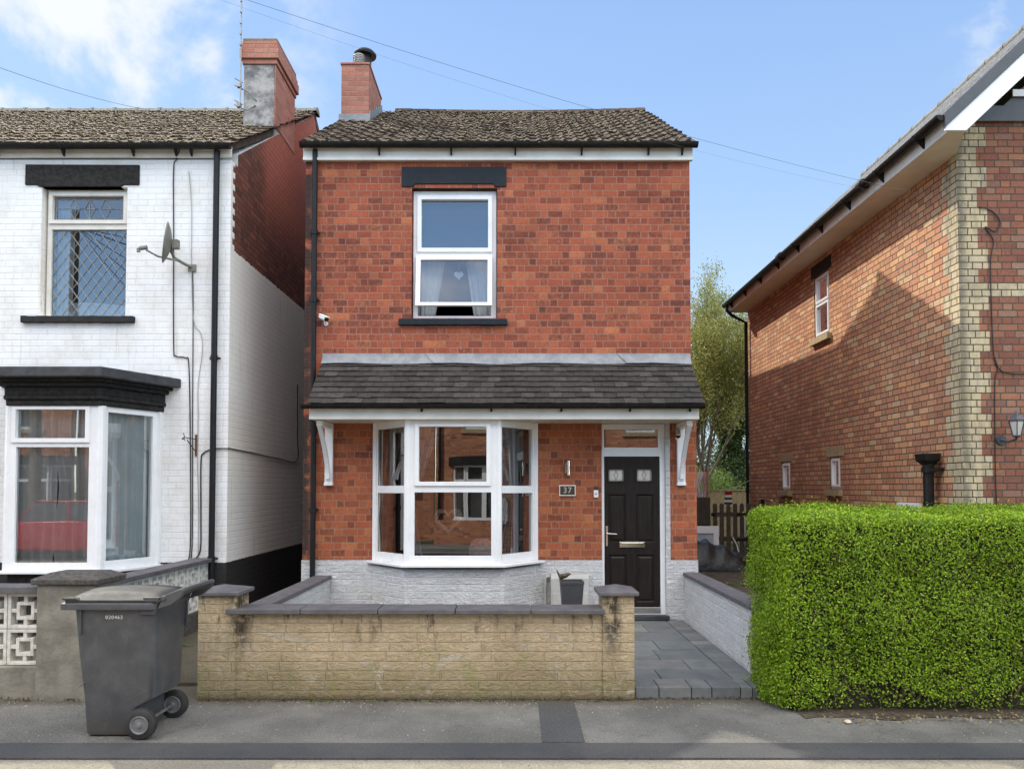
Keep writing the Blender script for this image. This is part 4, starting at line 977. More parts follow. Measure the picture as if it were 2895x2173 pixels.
mb = MB(); mb.box(px0+.01, px1-.01, D0-.014, D0-.001, pz0+.01, pz1-.01); mb.build('board', M['plaque_brown'], PQ, bevel=.002)
mb = MB(); mb.panel(px0, px1, pz0, pz1, [(px0+.014, px1-.014, pz0+.014, pz1-.014)], D0-.020, D0-.002); mb.build('border', M['cream_wood'], PQ, bevel=.002)
mb = MB(); text_mb(mb, '37', .105, ((px0+px1)/2, D0-.0165, (pz0+pz1)/2), .002, 1.12); mb.build('digits', M['number_white'], PQ)
bx_ = FX(1287,1066)
DB = thing('doorbell', 'white doorbell with a round button on a dark backing beside the door frame', 'doorbell', (bx_, D0, FZ(1074)))
mb = MB(); mb.box(bx_-.026, bx_+.030, D0-.010, D0-.001, FZ(1066), FZ(1050)); mb.build('back_plate', M['plaque_brown'], DB, bevel=.003)
mb = MB(); mb.box(bx_-.028, bx_+.030, D0-.026, D0-.0102, FZ(1074), FZ(1058)); mb.build('bell_body', M['upvc_white'], DB, bevel=.005)
mb = MB(); mb.lathe([(.011,-.004),(.011,0)], (bx_, D0-.027, FZ(1066)), 16, 'y'); mb.build('button', M['galv_grey'], DB, smooth=40)
def cctv(x, z, aim, label, white=True, y=D0, drop=True):
    C_ = thing('security_camera', label, 'security camera', (x, y, z))
    mb = MB(); mb.lathe([(.028,-.012),(.028,0)], (x+.01, y-.001, z-.055), 16, 'y'); mb.tube([(x+.01, y-.01, z-.055), (x+.012, y-.05, z-.05), (x+.008, y-.07, z-.015)], .012, 10); mb.lathe([(.0,-.03),(.016,-.025),(.02,-.01),(.016,.005),(0,.01)], (x+.012, y-.055, z-.035), 12)
    mb.build('mount', M['upvc_white'], C_, smooth=40)
    a_ = Vector((x, y-.075, z)); d = Vector(aim).normalized()
    mb = MB(); mb.tube([a_-d*.075, a_+d*.045], .03, 16); mb.build('camera_body', M['upvc_white' if white else 'chrome'], C_, smooth=40)
    mb = MB(); mb.tube([a_+d*.0455, a_+d*.06], .029, 16); mb.build('lens_ring', M['black_plastic'], C_, smooth=40)
    mb = MB(); s_ = d.cross(Vector((0,0,1))).normalized(); u_ = s_.cross(d)
    p = lambda f, si, up: tuple(a_+d*f+s_*si+u_*up)
    mb.hexa([p(-.085,-.034,.022),p(.075,-.034,.022),p(.075,.034,.022),p(-.085,.034,.022),p(-.085,-.028,.038),p(.075,-.028,.038),p(.075,.028,.038),p(-.085,.028,.038)]); mb.build('sun_shield', M['upvc_white' if white else 'chrome'], C_, bevel=.006)
cctv(FX(703,690), FZ(690), (.75,-.55,-.38), 'white security camera beside the downpipe, halfway up the red brick wall')
cctv(AX(1468,9.2,935), AZ(935,9.2), (-.12,-.75,-.6), 'small silver camera tucked under the canopy by the bracket right of the door', False, 9.36)
mx0, mx1, mzt = FX(1188,1260), FX(1269,1260), FZ(1236)
MBX = thing('meter_box', 'cream gas meter box on the white plinth behind the planter', 'meter box', ((mx0+mx1)/2, D0-.2, .1))
mb = MB(); mb.prism([(D0-.013,.1),(D0-.22,.1),(D0-.22,mzt-.05),(D0-.20,mzt),(D0-.013,mzt)], mx0, mx1, 'x'); mb.build('case', M['meter_plastic'], MBX, bevel=.012)
mb = MB(); mb.box(mx0+.02, mx1-.02, D0-.228, D0-.2205, .14, FZ(1275)); mb.build('lid', M['meter_plastic'], MBX, bevel=.003)
mb = MB(); mb.tube([(mx0-.06, D0-.05, .1), (mx0-.06, D0-.05, FZ(1250)), (mx0-.05, D0-.05, FZ(1244)), (mx0+.01, D0-.05, FZ(1243))], .018, 10); mb.build('gas_pipe', M['meter_plastic'], MBX, smooth=50)

# ================================================================ planter and bird
PYp = 8.05; pa, pb, pt = AX(1211,PYp,1258), AX(1262,PYp,1258), AZ(1256,PYp)
PLN = thing('planter', 'tall tapered dark grey square planter behind the garden wall', 'planter', ((pa+pb)/2, PYp+.12, .03))
def loft(mb, rects):
    vs = []; 
    for (x0,x1,y0,y1,z) in rects: vs += [(x0,y0,z),(x1,y0,z),(x1,y1,z),(x0,y1,z)]
    k = len(rects); fs = [(i*4+j, i*4+(j+1)%4, i*4+4+(j+1)%4, i*4+4+j) for i in range(k-1) for j in range(4)] + [(3,2,1,0), tuple(range((k-1)*4, k*4))]
    mb.add(vs, fs)
wd = pb-pa
mb = MB(); loft(mb, [(pa+.05,pb-.05,PYp+.05,PYp+wd-.05,.03),(pa+.004,pb-.004,PYp+.004,PYp+wd-.004,pt-.03),(pa,pb,PYp,PYp+wd,pt-.03),(pa,pb,PYp,PYp+wd,pt),(pa+.018,pb-.018,PYp+.018,PYp+wd-.018,pt),(pa+.02,pb-.02,PYp+.02,PYp+wd-.02,pt-.04)])
mb.build('pot', M['planter_grey'], PLN, bevel=.004)
mb = MB(); mb.box(pa+.022, pb-.022, PYp+.022, PYp+wd-.022, pt-.06, pt-.035); mb.build('soil', M['soil'], PLN)
bx = AX(1216,PYp+.1,1250); by = PYp+.03; bz = pt+.045
BD = thing('bird_ornament', 'bronze bird ornament perched on the edge of the dark planter, tail raised', 'ornament', (bx, by, pt))
skin('bird', [(bx,by,bz), (bx-.03,by,bz+.006), (bx-.055,by,bz+.04), (bx-.072,by,bz+.082), (bx+.03,by,bz+.022), (bx+.052,by,bz+.034), (bx+.072,by,bz+.036), (bx+.086,by,bz+.032)],
     [(0,1),(1,2),(2,3),(0,4),(4,5),(5,6),(6,7)], [.032,.026,.010,.006,.024,.022,.010,.003], M['bronze'], BD, 2)
mb = MB(); mb.tube([(bx-.005,by-.012,bz-.02),(bx+.0,by-.012,pt)], .003, 5); mb.tube([(bx-.005,by+.012,bz-.02),(bx+.0,by+.012,pt)], .003, 5); mb.build('legs', M['bronze'], BD)

# ================================================================ yellow garden wall
YW = 6.16; xa, xb = -2.62, .99
GW = thing('garden_wall', 'low weathered yellow block wall with slate copings in front of the brick house', 'wall', ((xa+xb)/2, YW, 0))
pz = AZ(1286, YW); wz = AZ(1325, YW)
mb = MB(); mb.box(xa+.31, xb-.26, YW+.012, YW+.20, -.02, wz); mb.build('block_face', M['yellow_block'], GW, bevel=.008)
cuts = [AX(p, YW, 1315) for p in (490, 651, 818, 984, 1147, 1307)]; rnd = random.Random(6)
for a, b in zip(cuts, cuts[1:]):
    mb = MB(); j = rnd.uniform(-.003,.003); mb.box(a+.003, b-.003, YW-.045+j, YW+.25+j, wz+.001, wz+.043+j); mb.build('coping_stone', M['coping_slate'], GW, bevel=.006)
for a, b in ((xa, xa+.315), (xb-.265, xb)):
    mb = MB(); mb.box(a, b, YW, YW+.30, -.02, pz); p_ = mb.build('pillar', M['yellow_block'], GW, bevel=.008)
    mb = MB(); m_ = ((a+b)/2, YW+.15); e = .035; z0 = pz+.001; z1 = AZ(1280,YW)+.01
    mb.add([(a-e,YW-e,z0),(b+e,YW-e,z0),(b+e,YW+.3+e,z0),(a-e,YW+.3+e,z0),(a-e,YW-e,z1),(b+e,YW-e,z1),(b+e,YW+.3+e,z1),(a-e,YW+.3+e,z1),(m_[0],m_[1],z1+.045)],
           [(3,2,1,0),(0,1,5,4),(1,2,6,5),(2,3,7,6),(3,0,4,7),(4,5,8),(5,6,8),(6,7,8),(7,4,8)])
    mb.build('pillar_cap', M['coping_slate'], p_, bevel=.006)
def side_wall(name, label, x0, x1, y0, y1, ztop, zb, mat, hang=.02):
    T = thing(name, label, 'wall', ((x0+x1)/2, y0, zb))
    mb = MB(); mb.box(x0, x1, y0, y1, zb, ztop); mb.build('block_face', M[mat], T, bevel=.006)
    y = y0-.0; i = 0
    while y < y1-.01:
        b = min(y+.62, y1); mb = MB(); mb.box(x0-hang, x1+hang, y+.003, b-.003, ztop+.001, ztop+.045); mb.build('coping_stone', M['coping_slate'], T, bevel=.006); y = b
    return T
side_wall('side_wall', 'short white rockface wall with slate coping joining the left corner of the brick house to the yellow wall', -2.50, -2.33, 6.47, 9.39, AZ(1250, 9.35), 0, 'rockface_white')
side_wall('side_wall', 'long white rockface wall with slate coping between the slab path and the hedge', 2.145, 2.315, 6.74, 9.395, FZ(1243), .0, 'rockface_white')
mb = MB(); mb.box(2.135, 2.34, 6.40, 6.735, -.02, .70); tag(mb.build('end_post', M['concrete_old'], bevel=.012), 'rough concrete post ending the white wall, half hidden by the hedge', 'post')
# ================================================================ WHITE HOUSE (left)
LH = thing('white_house', 'white painted brick house with black bay cornice and bare brick gable on the left', 'house', (-8, D0, 0))
LX, RX = -12.6, -3.65
lw = (FX(88,550), FX(273,550), FZ(683), FZ(404))
lb0, lb1 = FX(345,1100), 0
lz_e = FZ(345)
byL = 8.66; b_r = FX(347,1100); b_fr = AX(213, byL, 1100); b_fl = AX(14, byL, 1100); b_l = b_fl - (b_r-b_fr)
bz_0, bz_1 = AZ(1232, byL), AZ(876, byL)
mb = MB(); mb.panel(LX, RX, 0, lz_e, [lw, (b_l+.1, b_r-.1, .7, bz_1)], D0, D0+.22)
YR, ZR = 13.36, AZ(241, 13.36)
mb.prism([(D0+.2205, 0), (D0+.2205, lz_e+.16), (YR-.1, ZR-.12), (YR+.45, ZR-.75), (YR+.5, 5.9), (22, 5.9), (22, 0)], RX-.2, RX, 'x')
mb.prism([(D0+.2205, 0), (D0+.2205, lz_e+.16), (YR-.1, ZR-.12), (YR+4, 5.9), (22, 5.9), (22, 0)], LX, LX+.2, 'x')
mb.build('wall', M['brick_left'], LH)
mb = MB(); mb.box(LX+.25, RX-.25, 12.6, 12.65, .1, 5.6); mb.box(LX+.2, RX-.2, D0+.24, 12.6, 2.72, 2.9); mb.box(LX+.2, RX-.2, D0+.24, 12.6, .1, .16); mb.build('interior_wall', M['interior'], LH)
ye, ze = D0-.13, FZ(311, D0-.13)
roof = wavy_roof('roof', M['roof_tile_brown'], LH, LX, RX+.05, ye, ze, YR, ZR-.03, 14, .165, .010, .028, 31)
moss_mesh(roof, M['moss'], -9.6, RX, ye, ze, YR, ZR, 15, 4200, 22, (.008,.024), .05)
mb = MB(); mb.hexa([(LX,ye+.10,ze-.05),(RX-.02,ye+.10,ze-.05),(RX-.02,YR,ZR-.2),(LX,YR,ZR-.2),(LX,ye+.10,ze+.03),(RX-.02,ye+.10,ze+.03),(RX-.02,YR,ZR-.06),(LX,YR,ZR-.06)])
mb.hexa([(LX,YR,ZR-.2),(RX,YR,ZR-.2),(RX,YR+4.4,5.8),(LX,YR+4.4,5.8),(LX,YR+.001,ZR-.06),(RX,YR+.001,ZR-.06),(RX,YR+4.4,5.95),(LX,YR+4.4,5.95)])
mb.build('rear_roof', M['roof_tile_brown'], roof)
mb = MB(); x = LX; rnd = random.Random(9)
while x < RX-.02:
    b = min(x+.41, RX+.05); j = rnd.uniform(-.004,.004)
    for c_, e in ((x, .0), ):
        mb.prism([(YR-.12, ZR-.05+j), (YR-.075, ZR+.025+j), (YR, ZR+.05+j), (YR+.075, ZR+.025+j), (YR+.12, ZR-.05+j)], x, b-.004, 'x')
    mb.prism([(YR-.135, ZR-.05+j), (YR-.085, ZR+.035+j), (YR, ZR+.066+j), (YR+.085, ZR+.035+j), (YR+.135, ZR-.05+j)], b-.055, b-.0045, 'x'); x = b
mb.build('ridge', M['ridge_tile'], roof, bevel=.005)
mb = MB(); mb.box(LX, RX+.01, D0-.045, D0-.002, FZ(343), FZ(318)); mb.build('fascia', M['cream_wood'], LH, bevel=.004)
gzl = FZ(312, D0-.14)
g = gutter_mb(LX, RX+.03, D0-.14, gzl, .058).build('gutter', M['gutter_black'], LH, smooth=40)
for px in (8, 148, 297, 388, 421): gutter_bracket(g, FX(px,320), D0-.14, gzl, .058)
pipe('downpipe', LH, FX(467,800), D0-.07, .25, gzl-.05, .038, [FZ(775), FZ(1205)])
# chimney stack of the left house
sx0, sx1 = AX(526, 11.08, 200), RX+.01
szt = AZ(140, 11.08)
mb = MB(); mb.box(sx0, sx1-.02, 11.08, 12.06, 6.2, szt); mb.build('stack_render', M['stack_render'], LH, bevel=.01)
mb = MB(); mb.box(sx1-.0195, sx1, 11.075, 12.065, 7.25, szt); 
z0 = szt
for i, (e, h) in enumerate(((.02,.075),(.05,.16),(.035,.07),(.02,.06))): mb.box(sx0-e, sx1+e, 11.08-e, 12.06+e, z0+.0006, z0+h); z0 += h
st_ = mb.build('chimney', M['brick_stack'], LH, bevel=.012)
mb = MB(); mb.box(sx0-.02, sx1+.02, 11.07, 12.07, z0+.001, z0+.05); mb.build('flaunching', M['concrete_old'], st_, bevel=.02)
mb = MB(); mb.box(-9.55, -8.98, 11.55, 12.08, 6.6, 8.9); mb.build('chimney', M['brick_stack'], LH, bevel=.01)
# upstairs window with diamond leading
gy = D0+.08
tp = (FX(107,445), FX(261,445), FZ(471), FZ(419)); bt = (FX(102,580), FX(266,580), FZ(679), FZ(491))
mb = MB(); mb.panel(lw[0]+.03, lw[1]-.01, lw[2]+.012, lw[3]-.012, [tp, bt], gy, gy+.07); a,b,c,d = tp; mb.panel(a-.05, b+.05, c-.05, d+.05, [tp], gy-.022, gy-.001)
win = mb.build('window', M['cream_wood'], LH, bevel=.004); tag(win, 'upstairs window with diamond lead lattice')
mb = MB(); pane_mb(mb, [tp, bt], gy+.03); mb.build('pane', M['glass_upper'], win)
mb = MB(); r = .0042
a,b,c,d = bt; nx_, nz_ = 7.5, 6.5; sx, sz = (b-a)/nx_*1.0, (d-c)/nz_
def clip_line(p, q_):
    ts = [0, 1]
    (x0,z0),(x1,z1) = p, q_; t0, t1 = 0., 1.; ddx, ddz = x1-x0, z1-z0
    for pp, qq in ((-ddx, x0-a), (ddx, b-x0), (-ddz, z0-c), (ddz, d-z0)):
        if abs(pp) < 1e-9:
            if qq < 0: return None
        else:
            t_ = qq/pp
            if pp < 0: t0 = max(t0, t_)
            else: t1 = min(t1, t_)
    return None if t0 >= t1 else ((x0+ddx*t0, z0+ddz*t0), (x0+ddx*t1, z0+ddz*t1))
big = 12
for i in range(-20, 24):
    for s_ in (1, -1):
        p = (a + i*sx - (0 if s_ > 0 else 0), c); q_ = (a + i*sx + s_*big*sx, c + big*sz); l = clip_line(p, q_)
        if l: mb.tube([(l[0][0], gy+.024, l[0][1]), (l[1][0], gy+.024, l[1][1])], r, 4)
a,b,c,d = tp; m_ = (a+b)/2; h = (d-c)/2; zc_ = (c+d)/2
def ln(x0,z0,x1,z1): mb.tube([(x0,gy+.024,z0),(x1,gy+.024,z1)], r, 4)
for z in (c+.03, d-.03, zc_): ln(a,z,b,z)
for x in (a+.03, b-.03, m_): ln(x,c,x,d)
for cx_ in (a+.28*(b-a), b-.28*(b-a), m_):
    s1, s2 = .07*(b-a)*1.1, h*.85
    for e in (-1, 1): ln(cx_, zc_+s2, cx_+e*s1, zc_); ln(cx_+e*s1, zc_, cx_, zc_-s2); ln(cx_+e*s1, zc_, cx_+e*s1*1.9, zc_+e*0)
mb.build('lead_lattice', M['galv_grey'], win)
rnd = random.Random(2)
mb = MB(); mb.prism([(FX(56,380), FZ(400)), (FX(80,400), FZ(400)), (FX(86,400), FZ(404)), (FX(262,400), FZ(404)), (FX(268,400), FZ(400)), (FX(302,380), FZ(400)), (FX(302,380), FZ(357)), (FX(56,380), FZ(356))], D0-.02, D0+.1, 'y'); mb.build('lintel', M['timber_black'], win, bevel=.008)
mb = MB(); shaped(mb, FX(50,690), FX(292,690), D0-.06, D0+.06, FZ(696,D0-.05), FZ(682,D0-.05), 20, .003, rnd); mb.build('sill', M['stone_black'], win, bevel=.006)
cu = curtain('curtain', M['curtain_white'], None, lambda v: bt[0]-.03, lambda v: bt[0]+.17+.04*v, bt[2], tp[3], gy+.16, 3, .02, 7)
tag(cu, 'pale curtain at the left of the diamond leaded window', 'curtain')
mb = MB(); mb.grid(lambda u, v: (bt[0]+.1+u*(bt[1]-bt[0]-.1), gy+.14+.01*math.sin(u*40), bt[2]-.02+v*(.21+.02*math.sin(u*5))), 40, 4); tag(mb.build('net_curtain', M['curtain_white'], smooth=80), 'low white net across the foot of the diamond leaded window', 'curtain')
# bay window of the white house
mb = MB(); mb.prism([(b_l, D0-.001), (b_fl, byL+.04), (b_fr, byL+.04), (b_r, D0-.001)], .02, bz_0-.04, 'z'); mb.build('bay_base', M['timber_black'], LH)
cor = [(b_l, D0), (b_fl, byL), (b_fr, byL), (b_r, D0)]
BW = MB(); pn = MB()
for i in range(3):
    Mx, L_ = place(cor[i], cor[i+1]); BW.M = Mx; pn.M = Mx
    if i == 1:
        lt = [(AX(36,byL,910)-b_fl, AX(186,byL,910)-b_fl, AZ(946,byL), AZ(884,byL)), (AX(32,byL,1100)-b_fl, AX(190,byL,1100)-b_fl, AZ(1215,byL), AZ(965,byL))]
        BW.panel(.035, L_-.035, bz_0, bz_1, lt, -.001, .07); a,b,c,d = lt[0]; BW.panel(a-.05, b+.05, c-.05, d+.03, [lt[0]], -.022, -.0015)
    else:
        lt = [(.10, L_-.13, AZ(1213,byL), AZ(886,byL)-.01)] if i == 2 else [(.13, L_-.10, AZ(1213,byL), AZ(886,byL)-.01)]
        BW.panel(.035, L_-.035, bz_0, bz_1, lt, -.001, .07)
    pane_mb(pn, lt, .03)
BW.M = None
for p in cor[1:3]: BW.lathe([(.05, bz_0), (.05, bz_1)], (p[0], p[1]+.033, 0), 8)
BW.box(b_r-.05, b_r+.01, D0-.06, D0-.002, bz_0, bz_1)
bwl = BW.build('bay_window', M['upvc_white'], LH, bevel=.004); tag(bwl, 'white framed bay window under a black cornice'); pn.build('pane', M['glass'], bwl)
mb = MB(); mb.prism([(b_l-.03, D0-.002), (b_fl-.04, byL-.06), (b_fr+.04, byL-.06), (b_r+.05, D0-.002)], bz_0-.035, bz_0-.001, 'z'); mb.build('sill', M['upvc_white'], bwl, bevel=.006)
mb = MB(); mb.prism([(b_l+.12, D0+.2), (b_fl+.05, byL+.1), (b_fr-.05, byL+.1), (b_r-.12, D0+.2)], bz_0-.03, bz_0+.002, 'z'); mb.build('inner_board', M['upvc_white'], bwl)
# stepped black cornice
def offs(o): return [(b_l-o, D0-.002), (b_fl-o*.55, byL-o), (b_fr+o*.55, byL-o), (b_r+o, D0-.002)]
mb = MB(); zt = AZ(786, byL-.25)
lev = [(bz_1, .03, .07), (bz_1+.07, .055, .05), (bz_1+.12, .045, .10), (bz_1+.22, .09, .05), (bz_1+.27, .14, .04)]
for z, o_, h in lev: mb.prism(offs(o_), z+.0005, z+h, 'z')
cz = bz_1+.31
cn = mb.build('cornice', M['timber_black'], LH, bevel=.01)
mb = MB(); mb.prism(offs(.24), cz+.0005, cz+.115, 'z')
vs = offs(.235); zt2 = FZ(781)
top_ = [(b_l-.1, D0-.001), (b_r+.14, D0-.001)]
mb.add([(vs[0][0],vs[0][1],cz+.1155),(vs[1][0],vs[1][1],cz+.1155),(vs[2][0],vs[2][1],cz+.1155),(vs[3][0],vs[3][1],cz+.1155),(b_fl,D0-.003,cz+.19),(b_fr,D0-.003,cz+.19)], [(0,1,4),(1,2,5,4),(2,3,5),(0,4,5,3)])
mb.build('lead_roof', M['lead_dark'], cn, bevel=.012)
# curtains of the left bay
def place_c(l0, l1, y, mat, lab, seed, folds=4, z1=bz_1):
    c = curtain('curtain', M[mat], None, l0, l1, bz_0+.01, z1-.03, y, folds, .03, seed, 22); tag(c, lab, 'curtain', 'curtains in the bay of the white house')
place_c(lambda v: b_fl-.05, lambda v: b_fl+.44+.05*math.sin(v*3), byL+.15, 'curtain_white', 'white curtain at the left of the middle pane of the black-corniced bay', 11)
place_c(lambda v: b_fr-.60-.06*v*v-.04*math.sin(v*9), lambda v: b_fr+.0, byL+.17, 'curtain_white', 'white curtain at the right of the middle pane of the black-corniced bay', 12, 5)
Mx, L_ = place(cor[2], cor[3]); mb = MB(); mb.M = Mx
mb.grid(lambda u, v: (.09+(L_-.16)*u, .13+.022*math.sin(u*26+v)+.01*math.sin(u*61), bz_0+.01+(bz_1-.04-bz_0)*v), 70, 18)
tag(mb.build('curtain', M['curtain_white'], smooth=80), 'white net curtain across the angled right pane of the black-corniced bay', 'curtain', 'curtains in the bay of the white house')
# pipes and cables on the white wall
def cable(name, label, pts, r, mat, cat='cable', parent=None):
    mb = MB(); P = [Vector(p) for p in pts]; out = []
    for i in range(len(P)-1):
        p0, p1, p2, p3 = P[max(i-1,0)], P[i], P[i+1], P[min(i+2,len(P)-1)]
        for k in range(6):
            t_ = k/6; out.append(.5*((2*p1)+(-p0+p2)*t_+(2*p0-5*p1+4*p2-p3)*t_*t_+(-p0+3*p1-3*p2+p3)*t_**3))
    out.append(P[-1]); mb.tube(out, r, 6); o = mb.build(name, M[mat], parent, smooth=80)
    if parent is None: tag(o, label, cat)
    return o
def F(px, py, y=D0-.012): return (AX(px, y, py), y, AZ(py, y))
cable('cable', 'thin black cable dropping from the white house gutter, stepping right above the black cornice', [F(391,312,D0-.12), F(381,345), F(375,365), F(375,500), F(375,740), F(380,768), F(400,772), F(408,790), F(411,950), F(411,1180), F(400,1212)], .007, 'cable_black')
cable('cable', 'black cable running straight down the white wall below the satellite dish', [F(408,572), F(416,590), F(417,700), F(416,900), F(415,1180), F(404,1211)], .006, 'cable_black')
cable('cable', 'pale looping cable clipped down the white wall beside the black downpipe', [F(408,370), F(414,450), F(414,570), F(418,690), F(434,720), F(437,760), F(428,830), F(428,900), F(427,1000), F(429,1100), F(428,1205)], .005, 'cable_white')
cable('cable', 'black cable curving round the corner of the white house below its downpipe', [F(414,1211), F(432,1190), F(434,1120), F(434,1000), F(440,978), F(462,969), F(495,968), (RX+.012, D0+.05, FZ(968)), (RX+.012,)+SY(545,978,RX), (RX+.012,)+SY(600,990,RX), (RX+.012,)+SY(640,994,RX), (RX+.012,)+SY(641,940,RX), (RX+.012,)+SY(641,830,RX)], .008, 'cable_black')
# hanging basket bracket
hb = thing('hanging_bracket', 'rusty scrolled black hanging basket bracket on the white wall', 'bracket', (FX(424,960), D0, FZ(980)))
mb = MB(); xw = FX(424,960); mb.box(xw-.012, xw+.012, D0-.012, D0-.001, FZ(985), FZ(938)); mb.build('back_plate', M['rust'], hb)
mb = MB(); mb.tube([(xw,D0-.012,FZ(948)),(xw-.02,D0-.15,FZ(948)),(xw-.04,D0-.27,FZ(947))], .006, 6); mb.tube([(xw,D0-.012,FZ(975)),(xw-.03,D0-.2,FZ(952))], .006, 6)
sc = [(xw-.04+.02*math.cos(a)*(1-a/14), D0-.28, FZ(955)+.02*math.sin(a)+a*.009) for a in np.linspace(0,9,24)]; mb.tube([tuple(p) for p in sc], .005, 5); mb.build('arm', M['black_plastic'], hb, smooth=60)

# satellite dish, seen edge on
sx_, sz_ = FX(417,575), FZ(577)
SD = thing('satellite_dish', 'grey satellite dish with a long feed arm bracketed to the white wall', 'satellite dish', (sx_, D0, sz_))
mb = MB(); mb.box(sx_-.055, sx_+.045, D0-.02, D0-.001, sz_-.06, sz_+.03); mb.tube([(sx_-.02,D0-.02,sz_),(sx_-.06,D0-.10,sz_+.01),(sx_-.14,D0-.22,sz_+.05),(sx_-.17,D0-.24,sz_+.13),(sx_-.17,D0-.24,sz_+.22)], .02, 10); mb.build('wall_mount', M['dish_grey'], SD, smooth=50)
dc = Vector((AX(370,D0-.32,525), D0-.32, AZ(526,D0-.32))); axd = Vector((-.91,-.37,.12)).normalized()
mb = MB(); e1 = axd.cross(Vector((0,0,1))).normalized(); e2 = e1.cross(axd)
def dish(u, v):
    r_ = v; a = u*2*math.pi; return tuple(dc + e1*math.cos(a)*.22*r_ + e2*math.sin(a)*.255*r_ + axd*(.07*r_*r_))
mb.grid(dish, 28, 8); dd_ = mb.build('reflector', M['dish_grey'], SD, smooth=60); so_ = dd_.modifiers.new('t','SOLIDIFY'); so_.thickness = .006
bk = dc - axd*.02
mb = MB(); mb.tube([bk, bk-axd*.05+Vector((0,0,-.03)), (sx_-.17,D0-.24,sz_+.2)], .022, 8); mb.box(bk.x-.0, bk.x+.07, bk.y-.03, bk.y+.04, bk.z-.06, bk.z+.05); mb.build('pivot', M['dish_grey'], SD, bevel=.004)
fe = Vector((AX(312,D0-.5,540), D0-.50, AZ(536,D0-.5)))
mb = MB(); mb.tube([dc - e2*(-.0) + Vector((.06,.04,-.20)), (dc+fe)/2+Vector((0,0,-.13)), fe+Vector((.02,0,-.02))], .012, 8); mb.build('feed_arm', M['dish_grey'], SD, smooth=50)
mb = MB(); mb.tube([fe+Vector((.03,0,.01)), fe+Vector((-.05,0,.0))], .026, 12); mb.tube([fe+Vector((-.05,0,0)), fe+Vector((-.075,0,-.01)), fe+Vector((-.07,0,-.045))], .022, 10); mb.build('receiver', M['dish_grey'], SD, smooth=40)
# aerial mast lashed to the stack
mxp = AX(520, 11.0, 150)
AE = thing('aerial_mast', 'tall thin aerial mast strapped to the left house chimney', 'aerial', (mxp, 11.0, AZ(235,11.0)))
mb = MB(); mb.tube([(mxp,11.0,AZ(238,11)),(mxp,11.0,AZ(-60,11))], .011, 8); mb.build('mast', M['galv_grey'], AE, smooth=60)
for py in (175, 190, 222, 232):
    mb = MB(); z = AZ(py, 11); mb.tube([(mxp-.09, 11.0, z+.04), (mxp+.03, 11.02, z-.02)], .008, 5); mb.build('clamp', M['steel_dull'], AE)
for py in (185, 228): mb = MB(); mb.box(mxp-.05, mxp+.01, 10.97, 11.03, AZ(py,11)-.03, AZ(py,11)+.03); mb.build('clamp', M['steel_dull'], AE)
for z in np.linspace(AZ(100,11), AZ(5,11), 5): mb = MB(); mb.tube([(mxp,10.98,z),(mxp,10.98,z+.03)], .016, 6); mb.build('clamp', M['steel_dull'], AE)
mb = MB(); mb.tube([(mxp,11.0,AZ(190,11)),(mxp+.10,11.03,AZ(196,11)),(mxp+.22,11.07,AZ(212,11))], .010, 6); mb.tube([(mxp,11.0,AZ(233,11)),(mxp+.10,11.03,AZ(236,11)),(mxp+.20,11.07,AZ(222,11))], .010, 6); mb.build('stand_off', M['galv_grey'], AE, smooth=60)

# ================================================================ front boundary of the white house
SB = thing('screen_wall', 'low wall of white pierced screen blocks on a concrete base, in front of the white house', 'wall', (-6, YW, 0))
xp0, xp1 = AX(79,YW,1350), AX(79,YW,1350)+.50
mb = MB(); mb.box(-12, xp0-.002, YW+.03, YW+.22, -.02, AZ(1441,YW)); mb.build('base', M['concrete_old'], SB, bevel=.01)
bs = AX(80,YW,1350)-AX(2,YW,1350); zrow = [AZ(1441,YW)+.001, 0, 0]; hb_ = (AZ(1283,YW)-AZ(1441,YW))/2
def screen_block(mb, x0, z0, y0, s, h, t_=.09):
    w = .030; mb.panel(x0+.003, x0+s-.003, z0+.003, z0+h-.003, [(x0+w, x0+s-w, z0+w, z0+h-w)], y0, y0+t_)
    c = (x0+s/2, z0+h/2); q1 = s*.25
    mb.panel(c[0]-q1, c[0]+q1, c[1]-q1, c[1]+q1, [(c[0]-q1+.028, c[0]+q1-.028, c[1]-q1+.028, c[1]+q1-.028)], y0+.002, y0+t_-.002)
    for (ax_, az_, bx_, bz_) in ((-.5,0,-1,0),(.5,0,1,0),(0,.5,0,1),(0,-.5,0,-1)):
        e = .016
        if ax_: xx0, xx1 = sorted((c[0]+math.copysign(q1, ax_), c[0]+math.copysign(s/2-w, ax_))); mb.box(xx0, xx1, y0+.004, y0+t_-.004, c[1]-e, c[1]+e)
        else: zz0, zz1 = sorted((c[1]+math.copysign(q1, az_), c[1]+math.copysign(h/2-w, az_))); mb.box(c[0]-e, c[0]+e, y0+.004, y0+t_-.004, zz0, zz1)
for k in range(6):
    for j in range(2):
        mb = MB(); screen_block(mb, xp0-(k+1)*bs, zrow[0]+j*hb_, YW+.08, bs, hb_); mb.build('screen_block', M['block_white'], SB, bevel=.003)
mb = MB(); mb.box(xp0-6*bs, xp0-.003, YW+.02, YW+.26, AZ(1283,YW)+.001, AZ(1270,YW)+.01); mb.build('coping_stone', M['coping_slate'], SB, bevel=.006)
CP = thing('concrete_pillar', 'stained grey concrete gate pillar behind the wheelie bin', 'pillar', ((xp0+xp1)/2, YW, 0))
mb = MB(); mb.box(xp0, xp1, YW-.01, YW+.36, -.02, AZ(1262,YW)); mb.build('shaft', M['concrete_old'], CP, bevel=.012)
